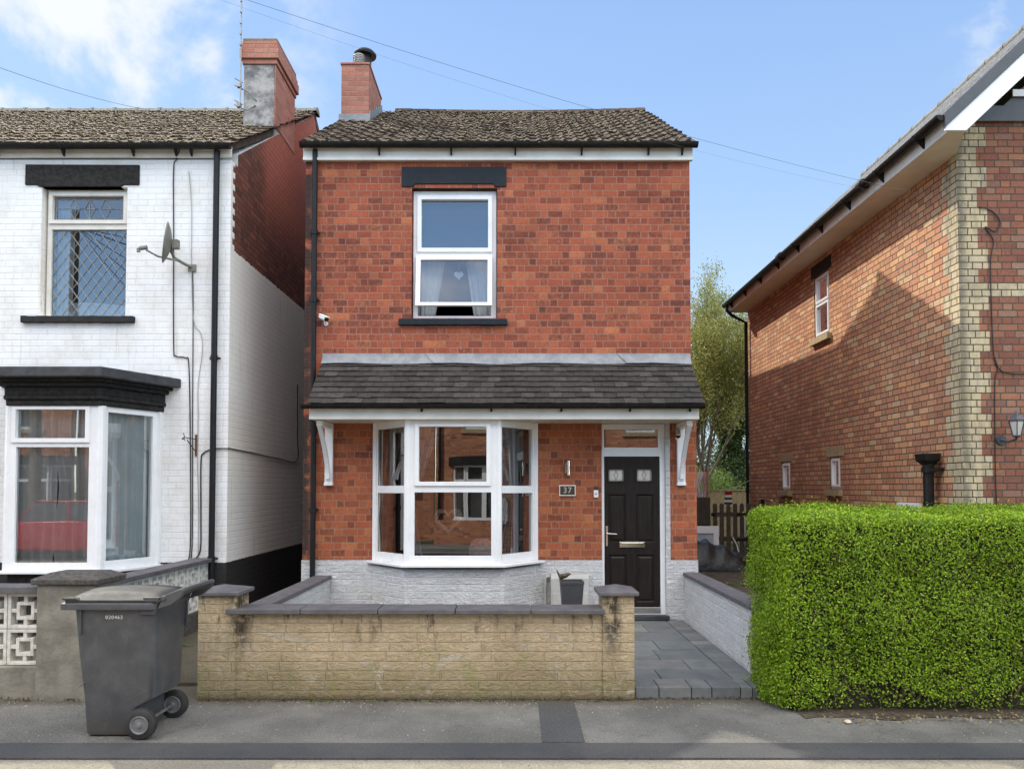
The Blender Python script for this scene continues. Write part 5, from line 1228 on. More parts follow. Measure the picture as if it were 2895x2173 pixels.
mb = MB(); loft(mb, [(xp0-.03,xp1+.03,YW-.04,YW+.39,AZ(1262,YW)+.001),(xp0-.035,xp1+.035,YW-.045,YW+.395,AZ(1250,YW)),(xp0+.06,xp1-.06,YW+.08,YW+.30,AZ(1243,YW)+.02)]); mb.build('pillar_cap', M['concrete_cap'], CP, bevel=.008)
# the wall between the white house and the passage: blocks seen edge-on from the path
SW = thing('screen_wall', 'white screen block wall with black coping running back beside the passage to the white house', 'wall', (-3.85, 8, 0))
xs = -3.84
mb = MB(); mb.box(xs-.16, xs+.02, YW+.38, D0-.05, 0, .26); mb.build('base', M['concrete_cap'], SW, bevel=.01)
y = D0-.06; s_ = .30
for k in range(9):
    for j in range(2):
        if y-s_*(k+1) < YW+.38: continue
        mb = MB(); mb.M = Matrix.Translation((xs, 0, 0)) @ Matrix.Rotation(R(90), 4, 'Z'); screen_block(mb, y-s_*(k+1), .262+j*.28, .0, s_, .28); mb.box(y-s_*(k+1)+.006, y-s_*k-.006, .05, .056, .27+j*.28, .534+j*.28); mb.build('screen_block', M['block_white'], SW, bevel=.003)
ztc = .262+.56
yy = YW+.38
while yy < D0-.1:
    b = min(yy+.6, D0-.05); mb = MB(); mb.box(xs-.20, xs+.05, yy+.003, b-.003, ztc+.001, ztc+.05); mb.build('coping_stone', M['coping_slate'], SW, bevel=.006); yy = b

# ================================================================ wheelie bin
BN = thing('wheelie_bin', 'dark grey wheelie bin numbered 020463 standing on the pavement by the concrete pillar', 'bin', (-2.83, 5.45, 0))
def rrect(x0, x1, y0, y1, r, k=4):
    pts = []
    for cx_, cy_, a0 in ((x1-r, y1-r, 0), (x0+r, y1-r, 90), (x0+r, y0+r, 180), (x1-r, y0+r, 270)):
        for i in range(k+1):
            a = R(a0+90*i/k); pts.append((cx_+r*math.cos(a), cy_+r*math.sin(a)))
    return pts
def rloft(mb, secs, capt=True):
    n_ = len(secs[0][0]); vs = [(p[0], p[1], z) for pts, z in secs for p in pts]; k = len(secs)
    fs = [(i*n_+j, i*n_+(j+1)%n_, (i+1)*n_+(j+1)%n_, (i+1)*n_+j) for i in range(k-1) for j in range(n_)] + [tuple(reversed(range(n_)))] + ([tuple(range((k-1)*n_, k*n_))] if capt else [])
    mb.add(vs, fs)
n_b, f_b = 5.215, 5.74
mb = MB()
body = [(rrect(-3.015,-2.66,n_b+.055,f_b-.06,.04), .012), (rrect(-3.025,-2.655,n_b+.045,f_b-.05,.045), .04), (rrect(-3.035,-2.65,n_b+.04,f_b-.045,.045), .20), (rrect(-3.038,-2.535,n_b+.038,f_b-.043,.045), .27), (rrect(-3.075,-2.525,n_b+.02,f_b-.02,.05), .60), (rrect(-3.10,-2.515,n_b+.008,f_b-.008,.05), .90)]
rloft(mb, body)
def bx_at(z): t_ = z/.9; return n_b+.05-.042*t_
# raised side seams and finger recess
for pts in ([(-2.80,.02),(-2.80,.20),(-2.585,.33)], [(-2.80,.53),(-2.70,.60),(-2.585,.655)], [(-3.06,.35),(-2.94,.43)]):
    mb.tube([(x, bx_at(z)+.001, z) for x, z in pts], .0035, 4)
mb.box(-3.045, -3.033, n_b-.002, n_b+.05, .72, .92)
mb.prism([(-2.62,.86),(-2.515,.86),(-2.49,.98),(-2.60,.98)], n_b-.004, n_b+.03, 'y')
mb.prism([(-2.62,.86),(-2.515,.86),(-2.49,.98),(-2.60,.98)], f_b-.03, f_b+.004, 'y')
mb.box(-2.53, -2.505, f_b-.045, f_b-.02, .70, .92)
bb = mb.build('body', M['bin_plastic'], BN, smooth=50, bevel=.003)
mb = MB(); rloft(mb, [(rrect(-3.19,-2.50,n_b-.022,f_b+.022,.05), .895), (rrect(-3.19,-2.50,n_b-.022,f_b+.022,.05), .938), (rrect(-3.14,-2.51,n_b-.014,f_b+.014,.05), .948)]); mb.build('rim', M['bin_plastic'], BN, smooth=50, bevel=.004)
def lidf(u, v):
    x = -3.155 + u*.70; y = n_b-.016 + v*(f_b-n_b+.032)
    e = min(1, min(u, 1-u)*9)*min(1, min(v, 1-v)*7)
    dome = .032*math.sin(math.pi*min(1,max(0,u*1.05)))**.7 * (math.sin(math.pi*v))**.35
    return (x, y, .962 + dome*e + .022*e + .012*(1-abs(2*v-1))*e)
mb = MB(); mb.grid(lidf, 34, 20); rl = [(rrect(-3.16,-2.45,n_b-.020,f_b+.020,.05), .950), (rrect(-3.16,-2.45,n_b-.020,f_b+.020,.05), .964)]; rloft(mb, rl)
mb.prism([(-3.155,.966),(-3.04,.966),(-3.06,.978),(-3.15,.978)], n_b-.028, n_b+.06, 'y')
mb.build('lid', M['bin_lid'], BN, smooth=50)
mb = MB()
for yy in (n_b-.012, f_b-.03): mb.prism([(-2.50,.90),(-2.47,.955),(-2.44,1.0),(-2.33,1.045),(-2.315,1.03),(-2.33,.99),(-2.40,.93)], yy, yy+.042, 'y')
mb.tube([(-2.335, n_b+.02, 1.030), (-2.335, f_b-.01, 1.030)], .017, 10); mb.tube([(-2.455, n_b-.02, .975), (-2.455, f_b+.015, .975)], .018, 10)
mb.prism([(-2.50,.945),(-2.34,1.005),(-2.335,1.02),(-2.50,.965)], n_b+.04, f_b-.04, 'y')
mb.build('handle', M['bin_plastic'], BN, smooth=40, bevel=.004)
for yy, sg in ((n_b-.03, -1), (f_b-.06, 1)):
    mb = MB(); mb.lathe([(.062,0),(.090,.0),(.105,.010),(.105,.045),(.090,.055),(.062,.055)], (-2.600, yy, .105), 36, 'y'); wh = mb.build('wheel', M['rubber'], BN, smooth=35)
    mb = MB(); mb.lathe([(.006,-.016),(.016,-.014),(.020,-.004),(.050,-.002),(.056,-.010),(.063,-.009),(.0635,.062),(.02,.062)], (-2.600, yy, .105), 36, 'y'); mb.build('rim', M['rim_grey'], wh, smooth=35)
mb = MB(); mb.tube([(-2.60, n_b+.03, .1), (-2.60, f_b-.03, .1)], .012, 8); mb.build('axle', M['steel_dull'], BN)
mb = MB(); text_mb(mb, '020463', .036, (AX(245,n_b,1333), n_b+.010, AZ(1333,n_b)), .003, 1.15); mb.build('digits', M['number_white'], BN)
# ================================================================ RIGHT HOUSE
WX, RY0, RY1 = 5.04, 8.33, 15.9
RHs = thing('gabled_house', 'orange brick house with cream quoins and slate roof on the right', 'house', (7.6, RY0, .4))
sw_ = []                                       # openings on the side wall: (y0,y1,z0,z1)
def op(xn, xf, ytop, ybot):
    ya, za = SY(xn, ytop, WX); yb, zb = SY(xf, ybot, WX); return ya, yb
u_y0, u_z1 = SY(1790, 578, WX); u_y1, u_z0 = SY(1760, 735, WX); _, u_zb = SY(1790, 722, WX)
up = (u_y0, u_y1, SY(1775,727,WX)[1], SY(1775,590,WX)[1])
s1 = (SY(1815,1020,WX)[0], SY(1793,1020,WX)[0], SY(1804,1057,WX)[1], SY(1804,986,WX)[1])
s2 = (SY(1707,1030,WX)[0], SY(1689,1030,WX)[0], SY(1698,1059,WX)[1], SY(1698,997,WX)[1])
ops = [up, s1, s2]
ztop = SY(2078, 318, WX)[1]
MS = Matrix(((0,-1,0,WX+.0),(1,0,0,0),(0,0,1,0),(0,0,0,1)))   # local x -> world y, local y(depth, -)-> world x
MS = Matrix(((0,1,0,WX),(1,0,0,0),(0,0,1,0),(0,0,0,1)))
mb = MB(); mb.M = MS; mb.panel(RY0+.001, RY1, .38, ztop+.1, ops, 0, .22); mb.M = None
mb.panel(WX+.221, 10.2, .38, ztop+.1, [], RY0, RY0+.22); mb.box(WX, WX+.22, RY0, RY0+.0008, .38, ztop+.1)
mb.box(9.98, 10.2, RY0+.22, RY1, .38, ztop+.1); mb.box(WX+.22, 9.98, RY1-.2, RY1, .38, ztop+.1)
mb.build('wall', M['brick_right'], RHs)
slope = .94; xe, ze_ = 4.60, ztop+.16; xr = 7.62; zr_ = ze_ + slope*(xr-xe)
yv0, yv1 = 7.80, RY1+.08
# slate roof: lapped courses running along the eaves
mb = MB(); rows = 22; rnd = random.Random(31)
for i in range(rows):
    a0, a1 = i/rows, (i+1)/rows; y = yv0
    while y < yv1:
        b = min(y+.30+rnd.uniform(-.01,.01), yv1); h = .018+rnd.uniform(-.002,.003)
        x0, x1 = xe+(xr-xe)*a0, xe+(xr-xe)*a1+.02; z0, z1 = ze_+(zr_-ze_)*a0, ze_+(zr_-ze_)*a1+.02*slope
        mb.hexa([(x0,y+.002,z0+h-.008),(x1,y+.002,z1-.004),(x1,b-.002,z1-.004),(x0,b-.002,z0+h-.008),(x0,y+.002,z0+h),(x1,y+.002,z1+.002),(x1,b-.002,z1+.002),(x0,b-.002,z0+h)]); y = b
mb.hexa([(xe+.02,yv0+.03,ze_-.05),(xr,yv0+.03,zr_-.10),(xr,yv1,zr_-.10),(xe+.02,yv1,ze_-.05),(xe+.02,yv0+.03,ze_-.006),(xr,yv0+.03,zr_-.03),(xr,yv1,zr_-.03),(xe+.02,yv1,ze_-.006)])
mb.hexa([(xr,yv0+.03,zr_-.10),(2*xr-xe,yv0+.03,ze_-.05),(2*xr-xe,yv1,ze_-.05),(xr,yv1,zr_-.10),(xr+.001,yv0+.03,zr_-.02),(2*xr-xe,yv0+.03,ze_+.02),(2*xr-xe,yv1,ze_+.02),(xr+.001,yv1,zr_-.02)])
rr_ = mb.build('roof', M['slate_right'], RHs)
mb = MB(); y = yv0
while y < yv1:
    b = min(y+.44, yv1); mb.tube([(xr, y, zr_+.0), (xr, b-.06, zr_+.0)], .06, 10); mb.tube([(xr, b-.06, zr_+.0), (xr, b-.005, zr_+.0)], .072, 10); y = b
mb.build('ridge', M['ridge_tile'], rr_, smooth=50)
def barge(o0, o1, y0, y1, mat, name):          # boards following both slopes of the gable
    mb = MB()
    for s_ in (1, -1):
        X = lambda x: x if s_ > 0 else 2*xr-x
        a = [(X(xe-.02), y0, ze_+o0-.02*slope), (X(xr), y0, zr_+o0), (X(xr), y1, zr_+o0), (X(xe-.02), y1, ze_+o0-.02*slope)]
        b = [(p[0], p[1], p[2]+(o1-o0)) for p in a]
        mb.hexa(a+b)
    return mb.build(name, M[mat], RHs, bevel=.004)
barge(-.14, .02, yv0-.045, yv0-.002, 'verge_grey', 'verge')
zsf = ztop-.03; xcl = xe + (zsf-(ze_-.39))/slope
mb = MB()
for s_ in (1, -1):
    X = lambda x: x if s_ > 0 else 2*xr-x
    mb.prism([(X(xe-.01), zsf), (X(xcl), zsf), (X(xr), zr_-.39), (X(xr), zr_-.141), (X(xe-.01), ze_-.141-.01*slope)], yv0-.030, yv0, 'y')
mb.build('bargeboard', M['upvc_white'], RHs, bevel=.004)
mb = MB()
for s_ in (1, -1):
    X = lambda x: x if s_ > 0 else 2*xr-x
    mb.prism([(X(xcl), zsf), (X(xr), zr_-.39), (X(xr), zr_-.375), (X(xcl-.01), zsf+.012)], yv0+.001, RY0-.002, 'y')
mb.build('verge_soffit', M['soffit_cream'], RHs)
# boxed eaves
mb = MB(); mb.box(xe+.03, xe+.05, yv0+.0, yv1-.02, ztop-.03, ze_-.02); mb.build('fascia', M['fascia_white'], RHs)
mb = MB(); mb.prism([(xe+.051,yv0+.002),(xcl,yv0+.002),(WX-.002,RY0-.002),(WX-.002,yv1-.02),(xe+.051,yv1-.02)], ztop-.03, ztop-.015, 'z'); mb.quad((xcl,yv0+.003,ztop-.0145),(WX,RY0-.001,ztop-.0145),(WX,RY0-.001,ztop-.015+slope*(WX-xcl)),(xcl,yv0+.003,ztop-.002)); mb.build('soffit', M['soffit_cream'], RHs)
MG = Matrix(((0,-1,0,0),(1,0,0,0),(0,0,1,0),(0,0,0,1)))
def ygutter(x, z, y0, y1, r):
    mb = MB(); n_ = 10; pr = [(x + r*math.cos(math.pi+math.pi*i/n_), z + r*math.sin(math.pi+math.pi*i/n_)) for i in range(n_+1)]; inn = [(x + (r-.007)*math.cos(math.pi+math.pi*i/n_), z + (r-.007)*math.sin(math.pi+math.pi*i/n_)) for i in range(n_+1)]
    mb.prism(pr+list(reversed(inn)), y0, y1, 'y'); mb.prism(pr, y0-.006, y0+.004, 'y'); mb.prism(pr, y1-.004, y1+.006, 'y'); return mb
gx, gz_ = xe-.040, ze_-.02
g = ygutter(gx, gz_, yv0-.02, yv1, .062).build('gutter', M['gutter_black'], RHs, smooth=40)
y = yv0+.45
while y < yv1:
    mb = MB(); mb.prism([(gx-.068,gz_),(gx-.05,gz_-.05),(gx,gz_-.075),(gx+.07,gz_-.15),(gx+.075,gz_)], y-.014, y+.014, 'y'); mb.build('gutter_bracket', M['black_plastic'], g); y += .92
for yy in (9.6, 12.6):
    mb = MB(); mb.tube([(gx, yy-.06, gz_-.01), (gx, yy+.06, gz_-.01)], .073, 12); mb.build('gutter_union', M['black_plastic'], g, smooth=50)
dpx = WX-.07
mb = MB(); mb.tube([(gx, yv1-.18, gz_-.05), (gx, yv1-.18, gz_-.16), (gx+.1, yv1-.18, gz_-.26), (dpx, RY1-.08, gz_-.42), (dpx, RY1-.08, .4)], .036, 12)
for z in (4.2, 2.9, 1.7): mb.tube([(dpx, RY1-.08, z+.03), (dpx, RY1-.08, z-.03)], .046, 12)
mb.build('downpipe', M['black_plastic'], RHs, smooth=50)
# gable: black boards with white timbers
mb = MB(); zg = SY(2130, 245, WX)[1]; zg = AZ(262, RY0)
mb.add([(WX+.35, RY0-.03, zg), (2*xr-WX-.35, RY0-.03, zg), (xr, RY0-.03, zg+slope*(xr-WX-.35)+.0), (WX+.35, RY0+.05, zg), (2*xr-WX-.35, RY0+.05, zg), (xr, RY0+.05, zg+slope*(xr-WX-.35))], [(0,1,2),(5,4,3),(1,0,3,4),(2,1,4,5),(0,2,5,3)])
mb.box(WX+.1, 2*xr-WX-.1, RY0-.045, RY0-.031, zg-.02, zg+.16)
gb = mb.build('gable_boards', M['verge_grey'], RHs, bevel=.004)
mb = MB(); mb.box(WX+.62, 2*xr-WX-.62, RY0-.060, RY0-.046, zg+.26, zg+.34)
for i in range(5):
    x = WX+.95+i*.55; mb.box(x, x+.12, RY0-.058, RY0-.0465, zg+.34, zg+.34+max(.1, min(x-WX-.4, 2*xr-WX-.5-x)*slope-.3))
mb.build('timber', M['upvc_white'], gb, bevel=.003)
mb = MB(); mb.panel(WX+.0, 10.2, ztop+.1005, zg, [], RY0+.001, RY0+.2) if zg > ztop+.11 else mb.box(6,6.1,RY0+.02,RY0+.1,ztop,ztop+.1); mb.build('gable_wall', M['brick_right'], RHs)
# side windows
def side_win(o_, transom, cills, lintel, label=None, fr=.05):
    y0,y1,z0,z1 = o_; mb = MB(); mb.M = MS
    lt = [(y0+fr+.02, y1-fr-.02, z0+fr+.03, z1-fr-.02)] if not transom else [(y0+.08, y1-.08, z0+.08, transom-.05), (y0+.08, y1-.08, transom+.05, z1-.07)]
    mb.panel(y0+.01, y1-.01, z0+.01, z1-.01, lt, .02, .08)
    for a,b,c,d in lt: mb.panel(a-.035, b+.035, c-.035, d+.035, [(a,b,c,d)], .0, .0195)
    wn_ = mb.build('window', M['upvc_white'], RHs, bevel=.003)
    if label: tag(wn_, label)
    mb = MB(); mb.M = MS; pane_mb(mb, lt, .035); mb.build('pane', M['glass'], wn_)
    mb = MB(); mb.box(WX-.07, WX+.06, y0-.07, y1+.07, z0-.10, z0-.001); mb.build('sill', M['sill_stone'], wn_, bevel=.006)
    if lintel: mb = MB(); mb.box(WX-.012, WX+.1, y0-lintel[1], y1+lintel[1], z1+.001, z1+lintel[0]); mb.build('lintel', M[lintel[2]], wn_, bevel=.005)
    mb = MB(); mb.M = MS; a,b,c,d = y0,y1,z0,z1
    mb.quad((a,.12,c),(b,.12,c),(b,.12,d),(a,.12,d)); mb.build('net', M['curtain_white' if transom else 'curtain_taupe'], wn_)
side_win(up, SY(1775,652,WX)[1], None, (.20, .10, 'timber_black'), 'tall two-light window high on the side wall')
side_win(s1, None, None, (.16, .13, 'sill_stone')); side_win(s2, None, None, (.16, .13, 'sill_stone'))
# soil stack with square hopper head
sy_ = SY(2005,1000,4.9)[0]; sxp = 4.9
VP = thing('soil_pipe', 'fat black cast iron pipe with a square hopper standing above the hedge', 'pipe', (sxp, sy_, .4))
mb = MB(); mb.tube([(sxp, sy_, .4), (sxp, sy_, SY(2005,1005,4.9)[1])], .058, 16)
zc_ = SY(2005,1012,4.9)[1]; mb.tube([(sxp, sy_, zc_+.02), (sxp, sy_, zc_-.045)], .078, 16); mb.tube([(sxp, sy_, zc_+.055), (sxp, sy_, zc_+.03)], .07, 16); mb.box(sxp-.02, WX-.001, sy_-.09, sy_-.04, zc_-.03, zc_+.01); mb.build('pipe', M['gutter_black'], VP, smooth=40)
mb = MB(); loft(mb, [(sxp-.05,sxp+.05,sy_-.05,sy_+.05,zc_+.04),(sxp-.10,sxp+.09,sy_-.1,sy_+.1,zc_+.10),(sxp-.11,sxp+.10,sy_-.11,sy_+.11,zc_+.18)]); mb.build('hopper', M['gutter_black'], VP, bevel=.01)
# meter cabinet
my0, mz1 = SY(1992,1086,WX); my1, _ = SY(1945,1088,WX)
MC = thing('meter_cabinet', 'white ribbed meter cabinet just above the hedge on the right house wall', 'meter box', (WX, (my0+my1)/2, mz1-.5))
mb = MB(); mb.box(WX-.05, WX-.001, my0, my1, mz1-.5, mz1); mb.build('case', M['upvc_white'], MC, bevel=.006)
mb = MB(); mb.box(WX-.058, WX-.051, my0+.04, my1-.04, mz1-.46, mz1-.04); 
for i in range(5): mb.box(WX-.064, WX-.0585, my0+.07+i*.11, my0+.10+i*.11, mz1-.44, mz1-.06)
mb.build('door', M['upvc_white'], MC, bevel=.002)
# lantern
lxw, lzz = AX(2196, RY0-.18, 920), AZ(945, RY0-.1)
LN = thing('wall_lantern', 'grey six sided lantern on a scrolled arm at the right edge of the photo', 'lantern', (lxw, RY0, lzz-.1))
mb = MB(); mb.lathe([(.0,-.02),(.055,-.018),(.06,0)], (lxw-.06, RY0-.001, lzz-.02), 16, 'y'); mb.tube([(lxw-.06,RY0-.02,lzz-.02),(lxw-.04,RY0-.10,lzz-.045),(lxw,RY0-.17,lzz-.02),(lxw,RY0-.18,lzz+.02)], .014, 8); mb.build('arm', M['verge_grey'], LN, smooth=60)
mb = MB(); c = (lxw, RY0-.18, lzz+.01); mb.lathe([(.03,-.01),(.045,.0),(.045,.012)], c, 6); mb.lathe([(.085,.165),(.088,.18),(.055,.225),(.02,.25),(.012,.275),(.0,.29)], c, 6)
for i in range(6):
    a = 2*math.pi*i/6; mb.tube([(c[0]+.044*math.cos(a), c[1]+.044*math.sin(a), c[2]+.01), (c[0]+.08*math.cos(a), c[1]+.08*math.sin(a), c[2]+.168)], .005, 4)
mb.build('lantern_frame', M['verge_grey'], LN)
mb = MB(); mb.lathe([(.04,.013),(.076,.164)], c, 6); mb.build('glass', M['frosted'], LN)
# cable down the front of the right house
def RF(px, py, y=RY0-.012): return (AX(px, y, py), y, AZ(py, y))
cable('cable', 'black cable with a loose loop dropping down the front of the right-hand house', [RF(2115,447), RF(2135,452), RF(2150,462), RF(2160,480), RF(2150,500), RF(2128,490), RF(2146,520), RF(2140,560), RF(2141,640), RF(2146,760), RF(2155,800), RF(2149,830), RF(2150,1000), RF(2153,1100)], .006, 'cable_black')
cable('cable', 'black cable crossing the right-hand house front at lamp height', [RF(2148,770), RF(2160,798), RF(2185,806), RF(2215,807), RF(2300,808)], .006, 'cable_black')

# ================================================================ overhead wires
def wire(label, pts, r=.0042):
    mb = MB(); a, b, sag = pts; a, b = Vector(a), Vector(b); P = []
    for i in range(33):
        t_ = i/32; p = a.lerp(b, t_); p.z -= sag*4*t_*(1-t_); P.append(p)
    mb.tube(P, r, 5); tag(mb.build('overhead_wire', M['wire_grey'], smooth=80), label, 'wire', 'telephone wires')
def PT(px, py, y): return (AX(px, y, py), y, AZ(py, y))
wire('upper, darker of two telephone wires crossing above the red house roof', (PT(400,-45,5.0), RF(2113,446,RY0-.05), .12), .0016)
wire('lower, fainter of two telephone wires crossing above the red house roof', (PT(400,-28,5.05), RF(2113,449,RY0-.06), .20), .0007)
wire('thin wire slanting across the clouds at the far left', (PT(-500,-60,5.2), PT(400,248,13.0), .2), .003)

# ================================================================ hedge
HG = thing('hedge', 'clipped bright green box hedge along the pavement at the right', 'hedge', (3.9, 6.1, 0))
rg = np.random.default_rng(5)
hx0, hx1, hy0, hy1, hz1 = 2.06, 6.6, 5.74, 6.62, 1.555
def lump(P):
    return .012*np.sin(P[:,0]*4.1+P[:,2]*2.3)+.016*np.sin(P[:,0]*9.7+1.3*P[:,2]*3.1+P[:,1]*7)+.02*np.sin(P[:,2]*11+P[:,1]*5+2)
def hedge_points(n):
    A = [(hx1-hx0)*hz1, (hx1-hx0)*(hy1-hy0), (hy1-hy0)*hz1*1.3]; A = np.array(A)/sum(A); f = rg.choice(3, n, p=A); u = rg.random(n); v = rg.random(n)
    P = np.zeros((n,3)); Nn = np.zeros((n,3)); m = f == 0
    P[m] = np.stack([hx0+u[m]*(hx1-hx0), np.full(m.sum(), hy0), v[m]*hz1], 1); Nn[m] = (0,-1,.25)
    m = f == 1; P[m] = np.stack([hx0+u[m]*(hx1-hx0), hy0+v[m]*(hy1-hy0), np.full(m.sum(), hz1)], 1); Nn[m] = (0,-.1,1)
    m = f == 2; P[m] = np.stack([np.full(m.sum(), hx0), hy0+u[m]*(hy1-hy0), v[m]*hz1], 1); Nn[m] = (-1,0,.25)
    r_ = .12                                   # round the arrises
    lo = np.array([hx0+r_, hy0+r_, 0]); hi = np.array([99, hy1-r_, hz1-r_]); q = np.clip(P, lo, hi); d = P-q; L_ = np.linalg.norm(d, axis=1); k = L_ > 1e-6
    P[k] = q[k] + d[k]/L_[k][:,None]*r_; Nn[k] = Nn[k]*.4 + d[k]/L_[k][:,None]
    Nn /= np.linalg.norm(Nn, axis=1)[:,None]
    taper = np.clip((.55-P[:,2])/.55, 0, 1)     # tucks in and thins out near the foot
    P[:,1] += np.where(P[:,1] < hy0+.3, taper*.10, 0)
    return P, Nn
P, Nn = hedge_points(150000)
dep = rg.random(len(P))**1.4*.12 - .02; dep = np.where(rg.random(len(P)) < .025, -.02-rg.random(len(P))**2*.055, dep)
P2 = P + Nn*(lump(P) - dep)[:,None]
keep = (P2[:,2] > .03) & ~((P2[:,2] < .16+.08*np.sin(P2[:,0]*5)) & (rg.random(len(P)) < .75) & (P2[:,0] > 2.4))
hole = np.sin(P2[:,0]*23+P2[:,2]*9)*np.sin(P2[:,2]*27+P2[:,0]*6+1) 
keep &= ~((hole > .72) & (rg.random(len(P)) < .55))
leaf_cloud('leaves', M['hedge_leaf'], HG, P2[keep], Nn[keep]+np.array([0,0,.25]), (.016,.028), (.009,.015), .75, 8, .3)
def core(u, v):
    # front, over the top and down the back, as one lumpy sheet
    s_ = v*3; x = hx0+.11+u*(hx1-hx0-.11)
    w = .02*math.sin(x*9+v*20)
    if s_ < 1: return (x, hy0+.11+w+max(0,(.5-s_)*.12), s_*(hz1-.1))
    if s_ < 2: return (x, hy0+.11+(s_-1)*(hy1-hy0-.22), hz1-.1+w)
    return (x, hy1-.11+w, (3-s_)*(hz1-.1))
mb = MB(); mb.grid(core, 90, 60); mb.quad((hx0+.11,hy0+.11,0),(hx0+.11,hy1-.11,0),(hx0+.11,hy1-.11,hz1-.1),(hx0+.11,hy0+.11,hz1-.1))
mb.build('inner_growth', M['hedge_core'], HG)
mb = MB(); rnd = random.Random(77)
for i in range(420):
    x = rnd.uniform(hx0+.1, 4.6); z = rnd.uniform(.02, 1.5); a = rnd.uniform(-1.2,1.2); L_ = rnd.uniform(.05,.16); y = hy0+.03+rnd.uniform(0,.06)
    mb.tube([(x,y+.02,z),(x+L_*.5*math.sin(a),y,z+L_*.5*math.cos(a)),(x+L_*math.sin(a+.3),y+rnd.uniform(-.03,.03),z+L_*math.cos(a+.3))], [.003,.0025,.0015], 3)
for i in range(26):
    x = rnd.uniform(2.3, 4.6); mb.tube([(x, hy0+.22, -.02), (x+rnd.uniform(-.1,.1), hy0+.13, .12), (x+rnd.uniform(-.15,.15), hy0+.1, .3)], [.014,.010,.006], 6)
tag(mb.build('stems', M['twig'], HG), kind='stuff')
mb = MB(); rb = random.Random(3); ed = [(2.2+i*.12, 5.68+rb.uniform(-.035,.035)+.03*math.sin(i*.9)) for i in range(36)]; mb.add([(x,y,.006) for x,y in ed]+[(x,6.7,.012) for x,y in ed], [(i,i+1,i+37,i+36) for i in range(35)]); tag(mb.build('hedge_bed', M['soil']), kind='structure')
mb = MB(); mb.lathe([(0,0),(.022,.004),(.028,.014),(.018,.026),(0,.03)], (AX(1831,5.56,1541), 5.56, .0), 9); tag(mb.build('pebble', M['pebble'], smooth=60), 'small cream stone on the pavement under the hedge', 'stone')
rg2 = np.random.default_rng(9); LP = np.stack([rg2.uniform(2.3,4.2,260), rg2.normal(5.62,.07,260), np.full(260,.018)],1)
lt_ = leaf_cloud('leaf_litter', M['fence_wood_light'], None, LP, np.tile((0,0,1.),(260,1)), (.015,.035), (.01,.022), .5, 4); tag(lt_, kind='stuff')
weeds('weed', 'green weeds growing at the foot of the passage screen wall', [(-3.60,7.7,.035),(-3.68,7.9,.035),(-3.62,8.1,.035),(-3.66,7.5,.035)], M['shrub_leaf'], 3, n=40)
weeds('weed', 'small tuft of weed between pavement and yellow wall, left part', [(AX(675,6.1,1520),6.06,.004),(AX(705,6.1,1520),6.09,.004)], M['shrub_leaf'], 4, n=16, ln=(.012,.03))
weeds('weed', 'row of little weeds along the foot of the yellow wall, near its middle', [(AX(p,6.12,1512),6.13,.004) for p in (820,870,905,930,960,1000,1035)], M['shrub_leaf'], 5, n=9, ln=(.01,.022))
weeds('weed', 'straggling weeds in the soil in front of the black tarpaulin', [(2.5+.16*i, 10.2+.3*math.sin(i*2.3), .41) for i in range(10)], M['shrub_leaf'], 6, n=30)
rg3 = np.random.default_rng(19); DP = np.concatenate([np.stack([rg3.uniform(-2.6,.95,500), 6.15-np.abs(rg3.normal(0,.02,500)), rg3.uniform(.001,.014,500)],1), np.stack([rg3.uniform(-6.3,-3.5,350), 6.17-np.abs(rg3.normal(0,.03,350)), rg3.uniform(.001,.02,350)],1), np.stack([rg3.uniform(1.0,2.1,160), 6.20-np.abs(rg3.normal(0,.02,160)), rg3.uniform(.001,.012,160)],1)])
tag(leaf_cloud('wall_foot_debris', M['soil'], None, DP, np.tile((0,-.3,1.),(len(DP),1)), (.012,.03), (.008,.02), .6, 14), kind='stuff')

# ================================================================ side yard between the houses
def picket(mb, x, y, z0, z1, w, t_=.02, rot=0):
    r_ = w/2; k = 8; poly = [(x-r_, z0), (x+r_, z0)] + [(x+r_*math.cos(math.pi*i/k), z1-r_+r_*math.sin(math.pi*i/k)) for i in range(k+1)]
    mb.prism(poly, y, y+t_, 'y')
gy_ = 15.0
def GX(px): return AX(px, gy_, 1120)
GT = thing('picket_gate', 'weathered brown picket gate with round topped pales and black strap hinges', 'gate', (GX(1590), gy_, .4))
zgt = AZ(1087, gy_)
rnd = random.Random(14); px = 1545
while px < 1637:
    mb = MB(); picket(mb, GX(px), gy_+rnd.uniform(0,.006), .46, zgt+rnd.uniform(-.01,.01), .085); mb.build('pale', M['picket_wood'], GT, bevel=.003); px += 14.5
for z in (zgt-.22, .72):
    mb = MB(); mb.box(GX(1540), GX(1640), gy_+.022, gy_+.055, z-.045, z+.045); mb.build('rail', M['picket_wood'], GT, bevel=.003)
mb = MB(); mb.box(GX(1590), GX(1645), gy_-.012, gy_-.001, zgt-.235, zgt-.205); mb.box(GX(1590), GX(1645), gy_-.012, gy_-.001, .70, .73); mb.build('hinge', M['black_plastic'], GT)
mb = MB(); mb.box(GX(1536), GX(1547), gy_-.02, gy_-.003, zgt-.25, zgt-.19); mb.build('latch', M['black_plastic'], GT, bevel=.003)
mb = MB(); mb.box(GX(1643), GX(1650), gy_-.03, gy_+.07, .4, AZ(1078,gy_)); tag(mb.build('gate_post', M['black_plastic'], bevel=.006), 'dark hinge post of the picket gate against the right house wall', 'post')
FN = thing('board_fence', 'dark close boarded fence panel between the house corner and the picket gate', 'fence', (3.4, gy_+.1, .4))
x = 2.3; zt = AZ(1073, gy_+.1)
